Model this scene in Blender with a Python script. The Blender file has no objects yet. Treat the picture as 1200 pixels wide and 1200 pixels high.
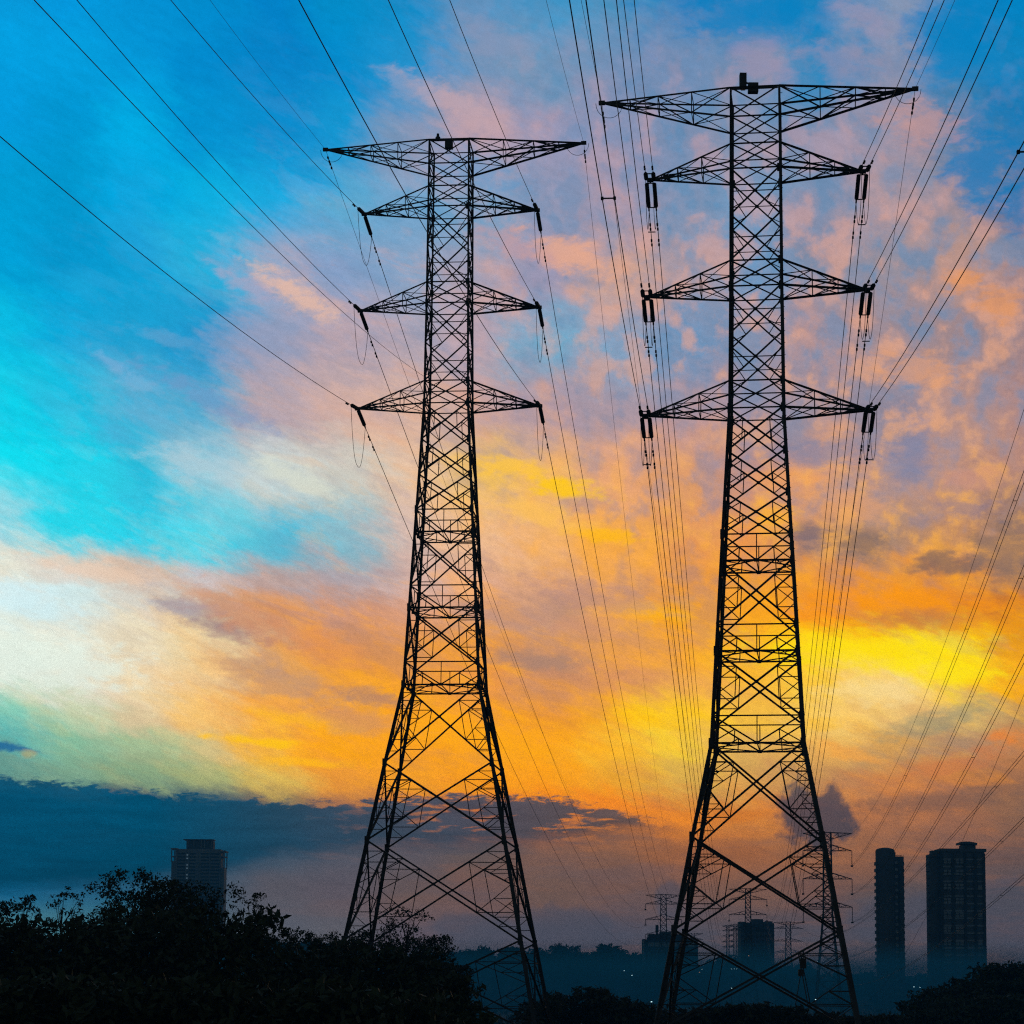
import bpy, math, random
import numpy as np
from mathutils import Vector, Matrix

# ------------------------------------------------------------------ camera
SC = bpy.context.scene
COL = SC.collection
F_PX, CX, CY, IMG = 2700.0, 600.0, 847.0, 1200.0     # focal length and optical axis, in photo pixels
PITCH, ROLL = math.radians(6.40), math.radians(-0.43)
CAM = Vector((0.0, 0.0, 10.0))
FW = Vector((0, math.cos(PITCH), math.sin(PITCH)))
R0 = Vector((1, 0, 0)); U0 = Vector((0, -math.sin(PITCH), math.cos(PITCH)))
RT = R0 * math.cos(ROLL) - U0 * math.sin(ROLL)
UP = U0 * math.cos(ROLL) + R0 * math.sin(ROLL)
cam_d = bpy.data.cameras.new('camera')
cam = bpy.data.objects.new('camera', cam_d); COL.objects.link(cam)
cam_d.sensor_width = 36.0; cam_d.lens = 36.0 * F_PX / IMG
cam_d.shift_y = (CY - IMG / 2) / IMG
cam_d.clip_start = 0.5; cam_d.clip_end = 12000
M3 = Matrix((RT, UP, -FW)).transposed()
cam.matrix_world = Matrix.Translation(CAM) @ M3.to_4x4()
SC.camera = cam

def ray(px, py):
    return FW + RT * ((px - CX) / F_PX) + UP * (-(py - CY) / F_PX)
def at(px, py, depth):
    """the point seen at a photo pixel, at this distance along +Y"""
    d = ray(px, py)
    return CAM + d * (depth / d.y)
def proj(p):
    v = p - CAM
    f = v.dot(FW)
    return (CX + F_PX * v.dot(RT) / f, CY - F_PX * v.dot(UP) / f)

# ------------------------------------------------------------------ render settings
SC.view_settings.view_transform = 'Standard'; SC.view_settings.look = 'None'
SC.view_settings.exposure = 0.0; SC.view_settings.gamma = 1.0
SC.render.engine = 'CYCLES'
SC.cycles.use_denoising = False
SC.cycles.max_bounces = 4
SC.cycles.volume_bounces = 0
SC.cycles.transparent_max_bounces = 16
SC.cycles.filter_width = 1.2

# ------------------------------------------------------------------ sky
HAZE_D = 0.00044                     # haze density per metre
HAZE_TOP, HAZE_FAR = 118.0, 2600.0
HAZE_SEEN = (0.0018, 0.016, 0.033)    # colour the haze tends to (used to set the sky behind it)

def lin(c):
    return tuple(((v / 255) / 12.92 if v / 255 <= 0.04045 else ((v / 255 + 0.055) / 1.055) ** 2.4) for v in c)
def azel(px, py):
    d = ray(px, py).normalized()
    return math.degrees(math.atan2(d.x, d.y)), math.degrees(math.asin(d.z))
def unhaze(c, el):
    t = max(math.tan(math.radians(el)), 1e-4)
    L = min((HAZE_TOP - CAM.z) / t, HAZE_FAR)
    T = math.exp(-HAZE_D * L)
    return tuple(max(0.0, (v - (1 - T) * h) / T) for v, h in zip(c, HAZE_SEEN))

GX = list(range(0, 1201, 80))
GRID = {
 0:   [(8,150,215),(5,150,220),(5,145,212),(3,140,205),(3,130,200),(5,140,200),(10,140,200),(90,145,190),(60,150,200),(70,145,190),(0,125,190),(0,125,190),(10,130,190),(130,150,180),(5,130,195),(0,130,195)],
 80:  [(5,160,225),(5,158,222),(5,150,215),(3,138,205),(3,130,198),(0,140,205),(20,145,205),(120,150,185),(110,150,185),(125,145,180),(105,140,180),(110,140,175),(25,135,190),(140,145,170),(20,130,190),(0,130,190)],
 160: [(5,155,220),(3,150,210),(3,172,228),(3,145,208),(3,140,205),(10,150,210),(120,150,185),(190,160,170),(150,150,180),(130,145,180),(115,140,175),(135,145,170),(110,140,175),(150,145,165),(60,125,170),(5,120,180)],
 240: [(3,155,210),(2,150,205),(3,165,222),(5,175,225),(3,170,225),(90,170,210),(110,165,205),(100,160,200),(140,150,180),(165,150,170),(115,145,180),(100,150,190),(125,140,170),(175,150,155),(140,135,150),(90,115,155)],
 320: [(2,160,215),(3,150,205),(3,160,215),(30,175,220),(150,165,195),(130,160,200),(130,165,200),(165,160,180),(150,150,180),(215,165,140),(165,150,160),(90,150,195),(110,135,165),(140,140,155),(185,145,130),(160,130,130)],
 400: [(10,185,225),(8,170,220),(20,160,210),(20,150,205),(150,160,190),(185,165,175),(175,165,180),(190,165,175),(100,170,205),(120,160,195),(85,145,190),(110,140,175),(180,145,145),(150,135,145),(150,130,135),(150,125,130)],
 480: [(10,205,232),(15,190,225),(70,175,215),(70,170,210),(180,165,175),(210,175,165),(220,180,160),(200,165,160),(170,150,165),(165,150,165),(190,150,150),(140,140,165),(140,135,155),(125,130,155),(175,140,135),(165,130,130)],
 560: [(10,222,240),(12,212,235),(20,190,222),(150,205,220),(200,215,215),(205,205,195),(230,195,165),(245,195,90),(245,185,100),(235,165,115),(225,155,100),(190,140,130),(235,160,100),(165,140,145),(185,140,125),(175,130,120)],
 640: [(160,215,225),(25,215,235),(20,210,235),(70,215,235),(60,190,220),(120,190,210),(215,190,180),(240,190,150),(245,180,110),(250,170,60),(230,150,85),(240,150,70),(170,130,110),(160,130,115),(190,135,95),(140,110,100)],
 685: [(228,228,212),(220,215,205),(210,190,175),(190,195,205),(190,165,160),(170,165,175),(215,180,170),(225,175,150),(220,165,130),(245,170,90),(240,155,60),(245,160,40),(235,145,50),(240,150,40),(225,140,50),(150,115,95)],
 720: [(215,240,240),(210,235,235),(215,215,205),(185,165,150),(205,145,110),(205,150,125),(220,160,130),(215,160,125),(205,155,125),(245,170,70),(250,165,30),(250,165,20),(250,150,20),(240,150,20),(225,130,30),(200,115,40)],
 760: [(228,240,228),(230,235,220),(235,225,195),(235,215,170),(205,160,125),(225,150,85),(235,155,70),(245,160,55),(200,145,110),(235,160,80),(245,165,60),(252,180,30),(254,215,10),(254,228,0),(254,228,5),(225,150,20)],
 800: [(225,238,225),(230,232,215),(240,220,180),(240,205,150),(200,155,120),(220,145,80),(240,155,50),(235,150,70),(200,140,105),(215,145,95),(240,170,80),(250,190,60),(250,205,70),(245,215,140),(255,220,40),(245,170,10)],
 840: [(130,205,185),(190,210,175),(220,205,165),(248,200,120),(240,165,75),(225,150,80),(250,160,20),(253,165,10),(235,150,50),(245,165,40),(253,200,10),(252,200,60),(248,205,110),(235,195,120),(215,180,110),(170,140,100)],
 880: [(90,180,175),(130,190,160),(160,190,150),(215,200,140),(250,185,60),(250,165,30),(250,160,10),(253,165,10),(252,165,20),(248,185,50),(245,205,60),(225,180,90),(225,170,90),(190,150,100),(165,135,110),(190,125,80)],
 915: [(95,150,140),(120,165,140),(130,165,130),(165,175,120),(220,185,90),(230,150,60),(245,160,40),(245,155,30),(250,160,20),(235,165,50),(220,175,80),(215,160,85),(190,140,90),(185,125,85),(170,115,85),(150,105,80)],
 950: [(5,75,105),(5,75,105),(5,75,105),(40,85,105),(120,110,90),(160,110,80),(200,120,60),(225,125,50),(235,130,40),(238,135,40),(228,135,50),(205,130,65),(175,115,78),(180,115,75),(155,105,80),(130,98,80)],
 1000:[(5,85,120),(5,80,115),(5,80,110),(30,75,100),(60,85,105),(75,85,100),(85,85,95),(95,85,85),(120,90,80),(125,90,75),(150,95,65),(150,95,65),(135,95,75),(125,90,75),(110,85,80),(95,80,80)],
 1045:[(15,95,135),(20,90,125),(30,90,120),(60,85,105),(85,85,95),(90,85,95),(100,85,85),(105,85,85),(105,85,80),(110,85,80),(110,85,80),(110,85,78),(100,80,80),(90,80,82),(85,80,85),(80,78,85)],
 1095:[(70,125,140),(65,115,130),(60,110,130),(75,100,115),(85,92,105),(88,90,100),(85,82,95),(80,80,93),(75,76,90),(72,75,90),(72,75,88),(72,75,88),(72,75,88),(70,73,86),(68,72,86),(68,72,86)],
}
COOL = [(0,(70,135,185)),(250,(95,140,180)),(400,(110,140,175)),(560,(150,140,155)),(700,(165,128,118)),(850,(205,140,90)),(950,(120,92,85)),(1050,(75,80,95))]
WARM = [(0,(160,150,178)),(160,(200,160,165)),(350,(225,165,140)),(480,(228,166,128)),(600,(250,178,80)),(720,(255,168,25)),(850,(255,180,15)),(950,(240,135,35)),(1050,(130,92,78))]
# how strongly the broken cloud layer shows, over azimuth (columns) and height (rows)
WX = [0, 200, 400, 600, 800, 1000, 1200]
WGT = {0:   [.00,.00,.00,.16,.12,.10,.00],
       150: [.00,.00,.04,.35,.50,.46,.10],
       350: [.00,.02,.25,.46,.60,.70,.70],
       500: [.01,.08,.24,.46,.62,.72,.72],
       650: [.02,.10,.22,.48,.60,.66,.66],
       760: [.05,.20,.45,.45,.35,.20,.30],
       860: [.08,.18,.30,.30,.25,.25,.35],
       960: [.03,.05,.15,.25,.30,.30,.35],
       1060:[.02,.05,.10,.22,.25,.30,.35]}

world = bpy.data.worlds.new("World"); SC.world = world; world.use_nodes = True
nt = world.node_tree; N = nt.nodes; Lk = nt.links
for n in list(N): N.remove(n)
def nd(t, **kw):
    n = N.new(t)
    for k, v in kw.items(): setattr(n, k, v)
    return n
def setin(sock, v):
    if isinstance(v, bpy.types.NodeSocket): Lk.new(v, sock)
    elif v is not None: sock.default_value = v
def mth(op, a, b=None, c=None, clamp=False):
    n = nd('ShaderNodeMath', operation=op, use_clamp=clamp)
    for i, v in enumerate((a, b, c)): setin(n.inputs[i], v)
    return n.outputs[0]
def mrange(v, a, b, c=0.0, d=1.0, smooth=True):
    n = nd('ShaderNodeMapRange', interpolation_type='SMOOTHSTEP' if smooth else 'LINEAR')
    for i, x in enumerate((v, a, b, c, d)): setin(n.inputs[i], x)
    return n.outputs[0]
def mixc(f, a, b):
    n = nd('ShaderNodeMix', data_type='RGBA', clamp_factor=True)
    setin(n.inputs['Factor'], f); setin(n.inputs[6], a); setin(n.inputs[7], b)
    return n.outputs[2]
def rampc(fac, stops, interp='EASE'):
    n = nd('ShaderNodeValToRGB'); r = n.color_ramp; r.interpolation = interp
    while len(r.elements) < len(stops): r.elements.new(0.5)
    for e, (p, c) in zip(r.elements, stops):
        e.position = p
    for e, (p, c) in zip(r.elements, stops):
        e.position = p; e.color = (c[0], c[1], c[2], 1)
    setin(n.inputs[0], fac)
    return n.outputs[0]
def comb(x, y, z=0.0):
    n = nd('ShaderNodeCombineXYZ')
    for i, v in enumerate((x, y, z)): setin(n.inputs[i], v)
    return n.outputs[0]
def noise(vec, scale, detail=5, rough=0.55, dist=0.0):
    n = nd('ShaderNodeTexNoise', noise_dimensions='3D')
    setin(n.inputs['Vector'], vec); n.inputs['Scale'].default_value = scale
    n.inputs['Detail'].default_value = detail; n.inputs['Roughness'].default_value = rough
    n.inputs['Distortion'].default_value = dist
    return n.outputs['Fac'], n.outputs['Color']
def sep(v):
    n = nd('ShaderNodeSeparateXYZ'); setin(n.inputs[0], v); return n.outputs

tc = nd('ShaderNodeTexCoord')
dx, dy, dz = sep(tc.outputs['Generated'])
DEG = 57.29578
az = mth('MULTIPLY', mth('ARCTAN2', dx, dy), DEG)
el = mth('MULTIPLY', mth('ARCSINE', dz), DEG)
AZ0, AZ1 = azel(-60, 0)[0], azel(1260, 0)[0]

# streak and puff coordinates (degrees of arc)
ca, sa = math.cos(math.radians(-21)), math.sin(math.radians(-21))
sx = mth('ADD', mth('MULTIPLY', az, ca), mth('MULTIPLY', el, sa))
sy = mth('SUBTRACT', mth('MULTIPLY', el, ca), mth('MULTIPLY', az, sa))
streak_v = comb(mth('MULTIPLY', sx, 0.34), sy, 3.7)
# low clouds lie flatter the nearer they are to the horizon
flat_v = comb(mth('MULTIPLY', az, 0.16), mth('MULTIPLY', el, 0.95), 8.1)
puff_v = comb(mth('MULTIPLY', az, 1.0), mth('MULTIPLY', el, 0.92), 1.3)

wf, wc = noise(streak_v, 0.60, 8, 0.64, 0.15)
w1, w2, w3 = sep(wc)
pf0, pc0 = noise(puff_v, 0.80, 5, 0.50, 0.1)
q1, q2, q3 = sep(pc0)
puff_zone = mth('MULTIPLY', mrange(mth('ADD', az, mth('MULTIPLY', el, 0.12)), -1.5, 4.0), mrange(el, 8.0, 11.5))
low = mrange(el, 1.0, 6.5)
# warped position: ragged borders between sky and cloud
def lerp(f, a, b): return mth('ADD', mth('MULTIPLY', mth('SUBTRACT', 1.0, f), a), mth('MULTIPLY', f, b))
wu = lerp(puff_zone, mth('SUBTRACT', w1, 0.5), mth('SUBTRACT', q1, 0.5))
wv = lerp(puff_zone, mth('SUBTRACT', w2, 0.5), mth('SUBTRACT', q2, 0.5))
_, wc2 = noise(streak_v, 2.3, 7, 0.66, 0.2)
x1, x2, x3 = sep(wc2)
azw = mth('ADD', az, mth('ADD', mth('MULTIPLY', wu, mth('MULTIPLY', low, lerp(puff_zone, 3.6, 2.4))), mth('MULTIPLY', mth('SUBTRACT', x1, 0.5), mth('MULTIPLY', low, 2.2))))
elw = mth('ADD', el, mth('ADD', mth('MULTIPLY', wv, mth('ADD', 0.3, mth('MULTIPLY', low, 1.5))), mth('MULTIPLY', mth('SUBTRACT', x2, 0.5), mth('ADD', 0.15, mth('MULTIPLY', low, 1.2)))))
u = mth('DIVIDE', mth('SUBTRACT', azw, AZ0), AZ1 - AZ0, clamp=True)

def table(grid, xs, uu, ee, conv):
    ys = sorted(grid)
    cur = None
    for i, y in enumerate(ys):
        e_mid = azel(600, y)[1]
        stops = [((azel(x, y)[0] - AZ0) / (AZ1 - AZ0), conv(c, e_mid)) for x, c in zip(xs, grid[y])]
        col = rampc(uu, stops)
        if cur is None: cur = col
        else:
            e_prev = azel(600, ys[i - 1])[1]
            cur = mixc(mrange(ee, e_prev, e_mid), cur, col)
    return cur
base = table(GRID, GX, u, elw, lambda c, e: unhaze(lin(c), e))
u0 = mth('DIVIDE', mth('SUBTRACT', az, AZ0), AZ1 - AZ0, clamp=True)
wgt = table(WGT, WX, u0, el, lambda c, e: (c, c, c))
E0, E1 = azel(600, 1150)[1], azel(600, 0)[1]
def eramp(stops):
    s = sorted(((azel(600, y)[1] - E0) / (E1 - E0), unhaze(lin(c), azel(600, y)[1])) for y, c in stops)
    return rampc(mth('DIVIDE', mth('SUBTRACT', el, E0), E1 - E0, clamp=True), s, 'EASE')
cool, warm = eramp(COOL), eramp(WARM)

sf, _ = noise(streak_v, 1.25, 9, 0.66, 0.25)
pf, _ = noise(puff_v, 1.25, 6, 0.52, 0.12)
ff, _ = noise(flat_v, 1.5, 8, 0.62, 0.4)
n_mid = lerp(puff_zone, sf, pf)
n_all = lerp(mrange(el, 2.0, 7.0), ff, n_mid)
nn = mrange(n_all, lerp(puff_zone, 0.38, 0.34), lerp(puff_zone, 0.62, 0.66))
tint = mixc(nn, cool, warm)
edge = mth('ABSOLUTE', mth('MULTIPLY', mth('SUBTRACT', nn, 0.5), 2.0))
skyc = mixc(mth('MULTIPLY', wgt, mth('ADD', 0.25, mth('MULTIPLY', edge, 0.75))), base, tint)
# fine fibres
fib, _ = noise(comb(mth('MULTIPLY', sx, 1.2), mth('MULTIPLY', sy, 3.2), 2.2), 1.3, 8, 0.68, 0.3)
fine, _ = noise(comb(az, el, 5.0), 7.0, 8, 0.72)
gain = mth('ADD', 1.0, mth('ADD', mth('MULTIPLY', mth('SUBTRACT', fib, 0.5), 0.34), mth('MULTIPLY', mth('SUBTRACT', fine, 0.5), 0.22)))
vm = nd('ShaderNodeVectorMath', operation='SCALE'); Lk.new(skyc, vm.inputs[0]); Lk.new(gain, vm.inputs['Scale'])
skyc = vm.outputs[0]

def streaks(col_in, spots, amt_k=1.0):
    """single soft wisps: (px, py, half length, half thickness, slope degrees, colour, strength)"""
    pn, _ = noise(comb(mth('MULTIPLY', az, 0.75), mth('MULTIPLY', el, 1.5), 21.0), 2.0, 8, 0.62, 0.2)
    pz = mth('ADD', mth('MULTIPLY', mth('SUBTRACT', pn, 0.5), 2.9), 1.0)
    pos = comb(az, el, 0.0)
    for (px, py, rx, ry, sl, c, amt) in spots:
        a, e = azel(px, py)
        # chained to the wisp before it, so that the shader is evaluated in order and fits its stack
        ch = nd('ShaderNodeVectorMath', operation='MULTIPLY_ADD'); setin(ch.inputs[0], col_in); ch.inputs[1].default_value = (1e-9, 1e-9, 1e-9); Lk.new(pos, ch.inputs[2])
        mp = nd('ShaderNodeMapping', vector_type='TEXTURE'); Lk.new(ch.outputs[0], mp.inputs[0])
        mp.inputs['Location'].default_value = (a, e, 0); mp.inputs['Rotation'].default_value = (0, 0, -math.radians(sl)); mp.inputs['Scale'].default_value = (rx / 47.0, ry / 47.0, 1)
        ln = nd('ShaderNodeVectorMath', operation='LENGTH'); Lk.new(mp.outputs[0], ln.inputs[0])
        m = mrange(mth('SUBTRACT', pz, ln.outputs['Value']), -0.25, 0.75, 0.0, amt * amt_k)
        col_in = mixc(m, col_in, tuple(list(unhaze(lin(c), e)) + [1]))
    return col_in
skyc = streaks(skyc, [
 (600,548,62,13,8,(255,198,60),.8),(665,572,52,13,6,(255,200,10),.9),(640,605,70,16,14,(255,195,85),.6),(712,630,40,12,4,(255,185,20),.8),(765,716,55,14,6,(255,180,0),.8),
 (700,700,90,20,8,(175,135,130),.55),(640,775,75,12,6,(165,130,115),.7),(590,720,80,18,10,(180,140,130),.5),(700,735,60,18,4,(215,150,110),.5),
 (945,628,28,20,10,(118,105,115),.8),(1008,638,34,22,0,(125,105,100),.75),(1110,660,44,18,6,(118,98,95),.75),(1180,648,48,34,0,(135,110,100),.7),(905,605,34,20,15,(255,180,45),.7),(1000,595,60,22,10,(235,165,110),.5),
 (1060,705,120,20,4,(250,150,15),.7),(1090,725,75,13,4,(195,125,70),.75),(1150,735,60,18,0,(240,150,15),.6),(1005,765,120,26,4,(254,222,5),.75),(1110,785,70,20,4,(255,228,0),.7),(1025,810,60,18,0,(248,218,150),.55),
 (560,860,120,22,4,(254,168,8),.7),(290,868,60,7,4,(255,195,0),.9),(350,843,70,10,8,(255,185,30),.6),(330,800,80,20,14,(190,148,120),.6),(365,895,60,7,3,(255,185,20),.7),(420,845,60,16,6,(205,145,100),.6),(430,815,50,12,8,(160,125,115),.6),
 (60,775,110,34,6,(226,240,228),.7),(30,700,60,22,6,(210,240,245),.7),(270,738,60,13,12,(145,118,130),.6),(380,758,60,22,20,(225,145,85),.6),
 (280,720,80,24,22,(212,145,105),.6),(215,712,40,12,5,(150,150,170),.5),(110,668,90,12,10,(235,205,180),.6),
 (350,345,70,16,27,(228,185,165),.85),(290,335,46,12,25,(175,165,190),.6),(345,560,66,16,20,(218,222,205),.7),(240,545,70,24,10,(185,205,215),.5),(130,425,28,9,30,(130,175,215),.5),(160,448,30,10,20,(130,180,215),.5),
 (250,470,100,14,24,(120,150,195),.5),(200,398,60,9,12,(110,165,205),.4),(265,280,20,6,20,(120,180,215),.5),
 (545,130,75,20,28,(196,165,172),.7),(475,100,40,16,30,(150,160,190),.5),(670,300,64,20,18,(232,170,140),.8),(600,285,50,16,18,(195,155,160),.6),(560,200,60,22,15,(80,150,200),.5),(580,50,60,24,20,(140,150,180),.5),
 (880,18,90,34,0,(5,128,192),.8),(1120,60,60,40,10,(5,130,194),.75),(1150,190,50,60,0,(10,122,184),.8),(1195,240,22,40,0,(20,118,178),.7),(955,95,50,30,0,(30,135,190),.5),(1110,30,60,30,0,(5,128,192),.6),(890,72,40,30,25,(165,148,172),.55),(1012,20,44,16,20,(155,148,175),.6),(985,72,60,20,12,(150,143,170),.5),(1080,145,56,26,10,(205,152,142),.6),(1170,355,36,22,0,(225,150,95),.7),(1075,435,60,22,8,(232,160,108),.6),
 (1125,330,24,16,0,(232,152,90),.7),(960,530,80,20,0,(128,130,158),.7),(1070,530,26,40,0,(118,130,165),.6),(915,560,40,14,0,(240,160,85),.6),(1135,595,40,16,0,(125,115,140),.6),(1140,560,40,16,0,(205,145,125),.5),
 (960,850,30,9,0,(250,190,40),.5),(985,880,44,10,12,(245,165,70),.6),(1100,845,80,14,-14,(140,140,115),.6),(1180,865,24,9,10,(235,130,50),.7),(1120,895,80,12,-10,(200,120,75),.6),(1100,940,110,14,-4,(105,85,80),.5),(860,955,50,10,0,(200,115,50),.7)])

# the slate cloud bank low on the left, with a ragged upper edge and a pointed right end
def edge_ramp(pts):
    """elevation of a cloud edge as a function of azimuth (piecewise, in degrees, packed 0..1 = 0..8 deg)"""
    st = []
    for x, y in pts:
        a, e = azel(x, y); v = e / 8.0
        st.append(((a - AZ0) / (AZ1 - AZ0), (v, v, v)))
    return mth('MULTIPLY', rampc(u0, st, 'LINEAR'), 8.0)
bn, _ = noise(comb(mth('MULTIPLY', az, 0.9), mth('MULTIPLY', el, 2.6), 4.4), 2.0, 9, 0.70, 0.3)
bn2, _ = noise(comb(mth('MULTIPLY', az, 0.28), mth('MULTIPLY', el, 1.9), 9.4), 1.6, 6, 0.6, 0.4)
top_e = edge_ramp([(-60,906),(0,912),(60,916),(150,924),(230,931),(320,938),(420,940),(480,932),(560,930),(620,932),(700,943),(760,962),(840,985),(1260,1120)])
bot_e = edge_ramp([(-60,1052),(150,1042),(250,1028),(330,1010),(420,1003),(560,998),(680,994),(740,985),(800,975),(860,960),(1260,900)])
up_d = mth('SUBTRACT', top_e, mth('ADD', el, mth('MULTIPLY', mth('SUBTRACT', bn, 0.5), 1.15)))
dn_d = mth('SUBTRACT', mth('ADD', el, mth('MULTIPLY', mth('SUBTRACT', bn2, 0.5), 0.7)), bot_e)
bank = mth('MULTIPLY', mrange(up_d, -0.05, 0.13), mrange(dn_d, -0.15, 0.45))
slit, _ = noise(comb(mth('MULTIPLY', az, 0.8), mth('MULTIPLY', el, 4.2), 6.4), 1.2, 6, 0.6, 0.3)
slits = mth('MULTIPLY', mrange(slit, 0.55, 0.66), mth('MULTIPLY', mrange(el, 3.2, 3.6), mrange(az, -6.5, 0.5)))
bank = mth('MULTIPLY', bank, mth('SUBTRACT', 1.0, mth('MULTIPLY', slits, 0.75)))
e_b = azel(600, 960)[1]
bankc = rampc(u0, [((azel(x, 960)[0] - AZ0) / (AZ1 - AZ0), unhaze(lin(c), e_b)) for x, c in
        [(0,(5,78,110)),(180,(4,74,104)),(320,(25,70,95)),(450,(48,72,92)),(560,(60,72,88)),(660,(74,75,84)),(760,(98,82,80)),(1200,(110,85,75))]], 'LINEAR')
bsc = nd('ShaderNodeVectorMath', operation='SCALE'); Lk.new(bankc, bsc.inputs[0])
Lk.new(mth('MULTIPLY', mth('ADD', 0.55, mth('MULTIPLY', bn2, 0.9)), mth('ADD', 0.82, mth('MULTIPLY', fine, 0.36))), bsc.inputs['Scale'])
skyc = mixc(mth('MULTIPLY', bank, 0.96), skyc, bsc.outputs[0])

# small cumulus puffs standing on the haze
def puffcloud(col_in, spots, c, rag, scale, amt, soft=(-0.10, 0.30)):
    pn, _ = noise(comb(az, el, 12.0), scale, 7, 0.6, 0.3)
    best = None
    for (px, py, rx, ry) in spots:
        a, e = azel(px, py)
        ddx = mth('DIVIDE', mth('SUBTRACT', az, a), rx / 47.0)
        ddy = mth('DIVIDE', mth('SUBTRACT', el, e), ry / 47.0)
        d = mth('SUBTRACT', 1.0, mth('SQRT', mth('ADD', mth('MULTIPLY', ddx, ddx), mth('MULTIPLY', ddy, ddy))))
        best = d if best is None else mth('MAXIMUM', best, d)
    m = mrange(mth('ADD', best, mth('MULTIPLY', mth('SUBTRACT', pn, 0.5), rag)), soft[0], soft[1])
    return mixc(mth('MULTIPLY', m, amt), col_in, tuple(list(unhaze(lin(c), azel(600, spots[0][1])[1])) + [1]))
skyc = puffcloud(skyc, [(936,950,30,48),(972,955,30,40),(958,968,48,36),(984,972,26,22)], (56,66,82), 1.7, 2.3, 0.85, (0.0, 0.55))
skyc = puffcloud(skyc, [(784,1052,22,24),(1100,1075,60,34),(1175,1070,44,42),(1035,1080,40,30),(660,1085,70,26),(560,1090,60,22)], (70,76,92), 1.2, 1.6, 0.55)
skyc = streaks(skyc, [(4,874,30,6,6,(20,95,150),.85),(32,884,9,5,0,(170,165,120),.7)])

# the rest of the dome: a physical dusk sky, darker away from the sunset
SUN_EL, SUN_AZ = 6.0, 8.5
ns = nd('ShaderNodeTexSky', sky_type='NISHITA', sun_disc=False)
ns.sun_elevation = math.radians(SUN_EL); ns.sun_rotation = math.radians(SUN_AZ); ns.altitude = 50; ns.dust_density = 1.5
bg_far = nd('ShaderNodeBackground'); Lk.new(ns.outputs[0], bg_far.inputs[0]); bg_far.inputs[1].default_value = 0.045
bg_sun = nd('ShaderNodeBackground'); Lk.new(skyc, bg_sun.inputs[0]); bg_sun.inputs[1].default_value = 1.0
aza = mth('ABSOLUTE', az)
keep = mth('MULTIPLY', mrange(aza, 30.0, 17.0), mrange(el, 38.0, 24.0))
keep = mth('MULTIPLY', keep, mrange(el, -6.0, -1.0))
mx = nd('ShaderNodeMixShader'); Lk.new(keep, mx.inputs[0]); Lk.new(bg_far.outputs[0], mx.inputs[1]); Lk.new(bg_sun.outputs[0], mx.inputs[2])
wo = nd('ShaderNodeOutputWorld'); Lk.new(mx.outputs[0], wo.inputs[0])
world.cycles.sampling_method = 'MANUAL'; world.cycles.sample_map_resolution = 1024

# ------------------------------------------------------------------ the sun, low behind the clouds
sd = bpy.data.lights.new('sun', 'SUN'); sd.energy = 0.12; sd.angle = math.radians(9); sd.color = (1.0, 0.72, 0.42)
so = bpy.data.objects.new('sun', sd); COL.objects.link(so)
sdir = Vector((math.sin(math.radians(SUN_AZ)) * math.cos(math.radians(SUN_EL)), math.cos(math.radians(SUN_AZ)) * math.cos(math.radians(SUN_EL)), math.sin(math.radians(SUN_EL))))
so.rotation_euler = (-sdir).to_track_quat('-Z', 'Y').to_euler()

# ------------------------------------------------------------------ materials
def mat(name, c1, c2=None, scale=1.0, rough=0.7, metal=0.0, emit=None, bump=0.0):
    m = bpy.data.materials.new(name); m.use_nodes = True
    t = m.node_tree; b = t.nodes['Principled BSDF']
    b.inputs['Roughness'].default_value = rough; b.inputs['Metallic'].default_value = metal
    c2 = c2 or tuple(v * 0.6 for v in c1)
    g = t.nodes.new('ShaderNodeTexCoord'); no = t.nodes.new('ShaderNodeTexNoise')
    no.inputs['Scale'].default_value = scale; no.inputs['Detail'].default_value = 5
    t.links.new(g.outputs['Object'], no.inputs['Vector'])
    r = t.nodes.new('ShaderNodeValToRGB')
    r.color_ramp.elements[0].position = 0.35; r.color_ramp.elements[0].color = (*c2, 1)
    r.color_ramp.elements[1].position = 0.65; r.color_ramp.elements[1].color = (*c1, 1)
    t.links.new(no.outputs['Fac'], r.inputs[0]); t.links.new(r.outputs[0], b.inputs['Base Color'])
    if bump:
        bn_ = t.nodes.new('ShaderNodeBump'); bn_.inputs['Strength'].default_value = bump
        t.links.new(no.outputs['Fac'], bn_.inputs['Height']); t.links.new(bn_.outputs[0], b.inputs['Normal'])
    if emit:
        b.inputs['Emission Color'].default_value = (*emit[0], 1); b.inputs['Emission Strength'].default_value = emit[1]
    return m
STEEL = mat('weathered_steel', (0.06, 0.06, 0.065), (0.035, 0.034, 0.034), 0.8, 0.75)
CABLE = mat('old_aluminium_cable', (0.06, 0.06, 0.06), None, 2.0, 0.7)
PORC = mat('brown_porcelain', (0.045, 0.028, 0.022), None, 3.0, 0.55)
LAMPBOX = mat('dark_lamp_housing', (0.04, 0.04, 0.045), None, 2.0, 0.6)
LEAF = mat('leaf', (0.05, 0.07, 0.03), (0.028, 0.04, 0.016), 0.7, 0.8)
LEAF2 = mat('dry_leaf', (0.06, 0.065, 0.03), (0.03, 0.036, 0.015), 0.7, 0.8)
BARK = mat('bark', (0.07, 0.055, 0.04), None, 3.0, 0.9, bump=0.4)
SOIL = mat('rough_ground', (0.055, 0.06, 0.035), (0.03, 0.032, 0.02), 0.05, 0.95, bump=0.3)
CONC = mat('painted_concrete', (0.40, 0.42, 0.44), (0.33, 0.34, 0.36), 0.08, 0.85)
CONC2 = mat('grey_concrete', (0.17, 0.17, 0.18), (0.12, 0.12, 0.13), 0.08, 0.85)
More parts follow.
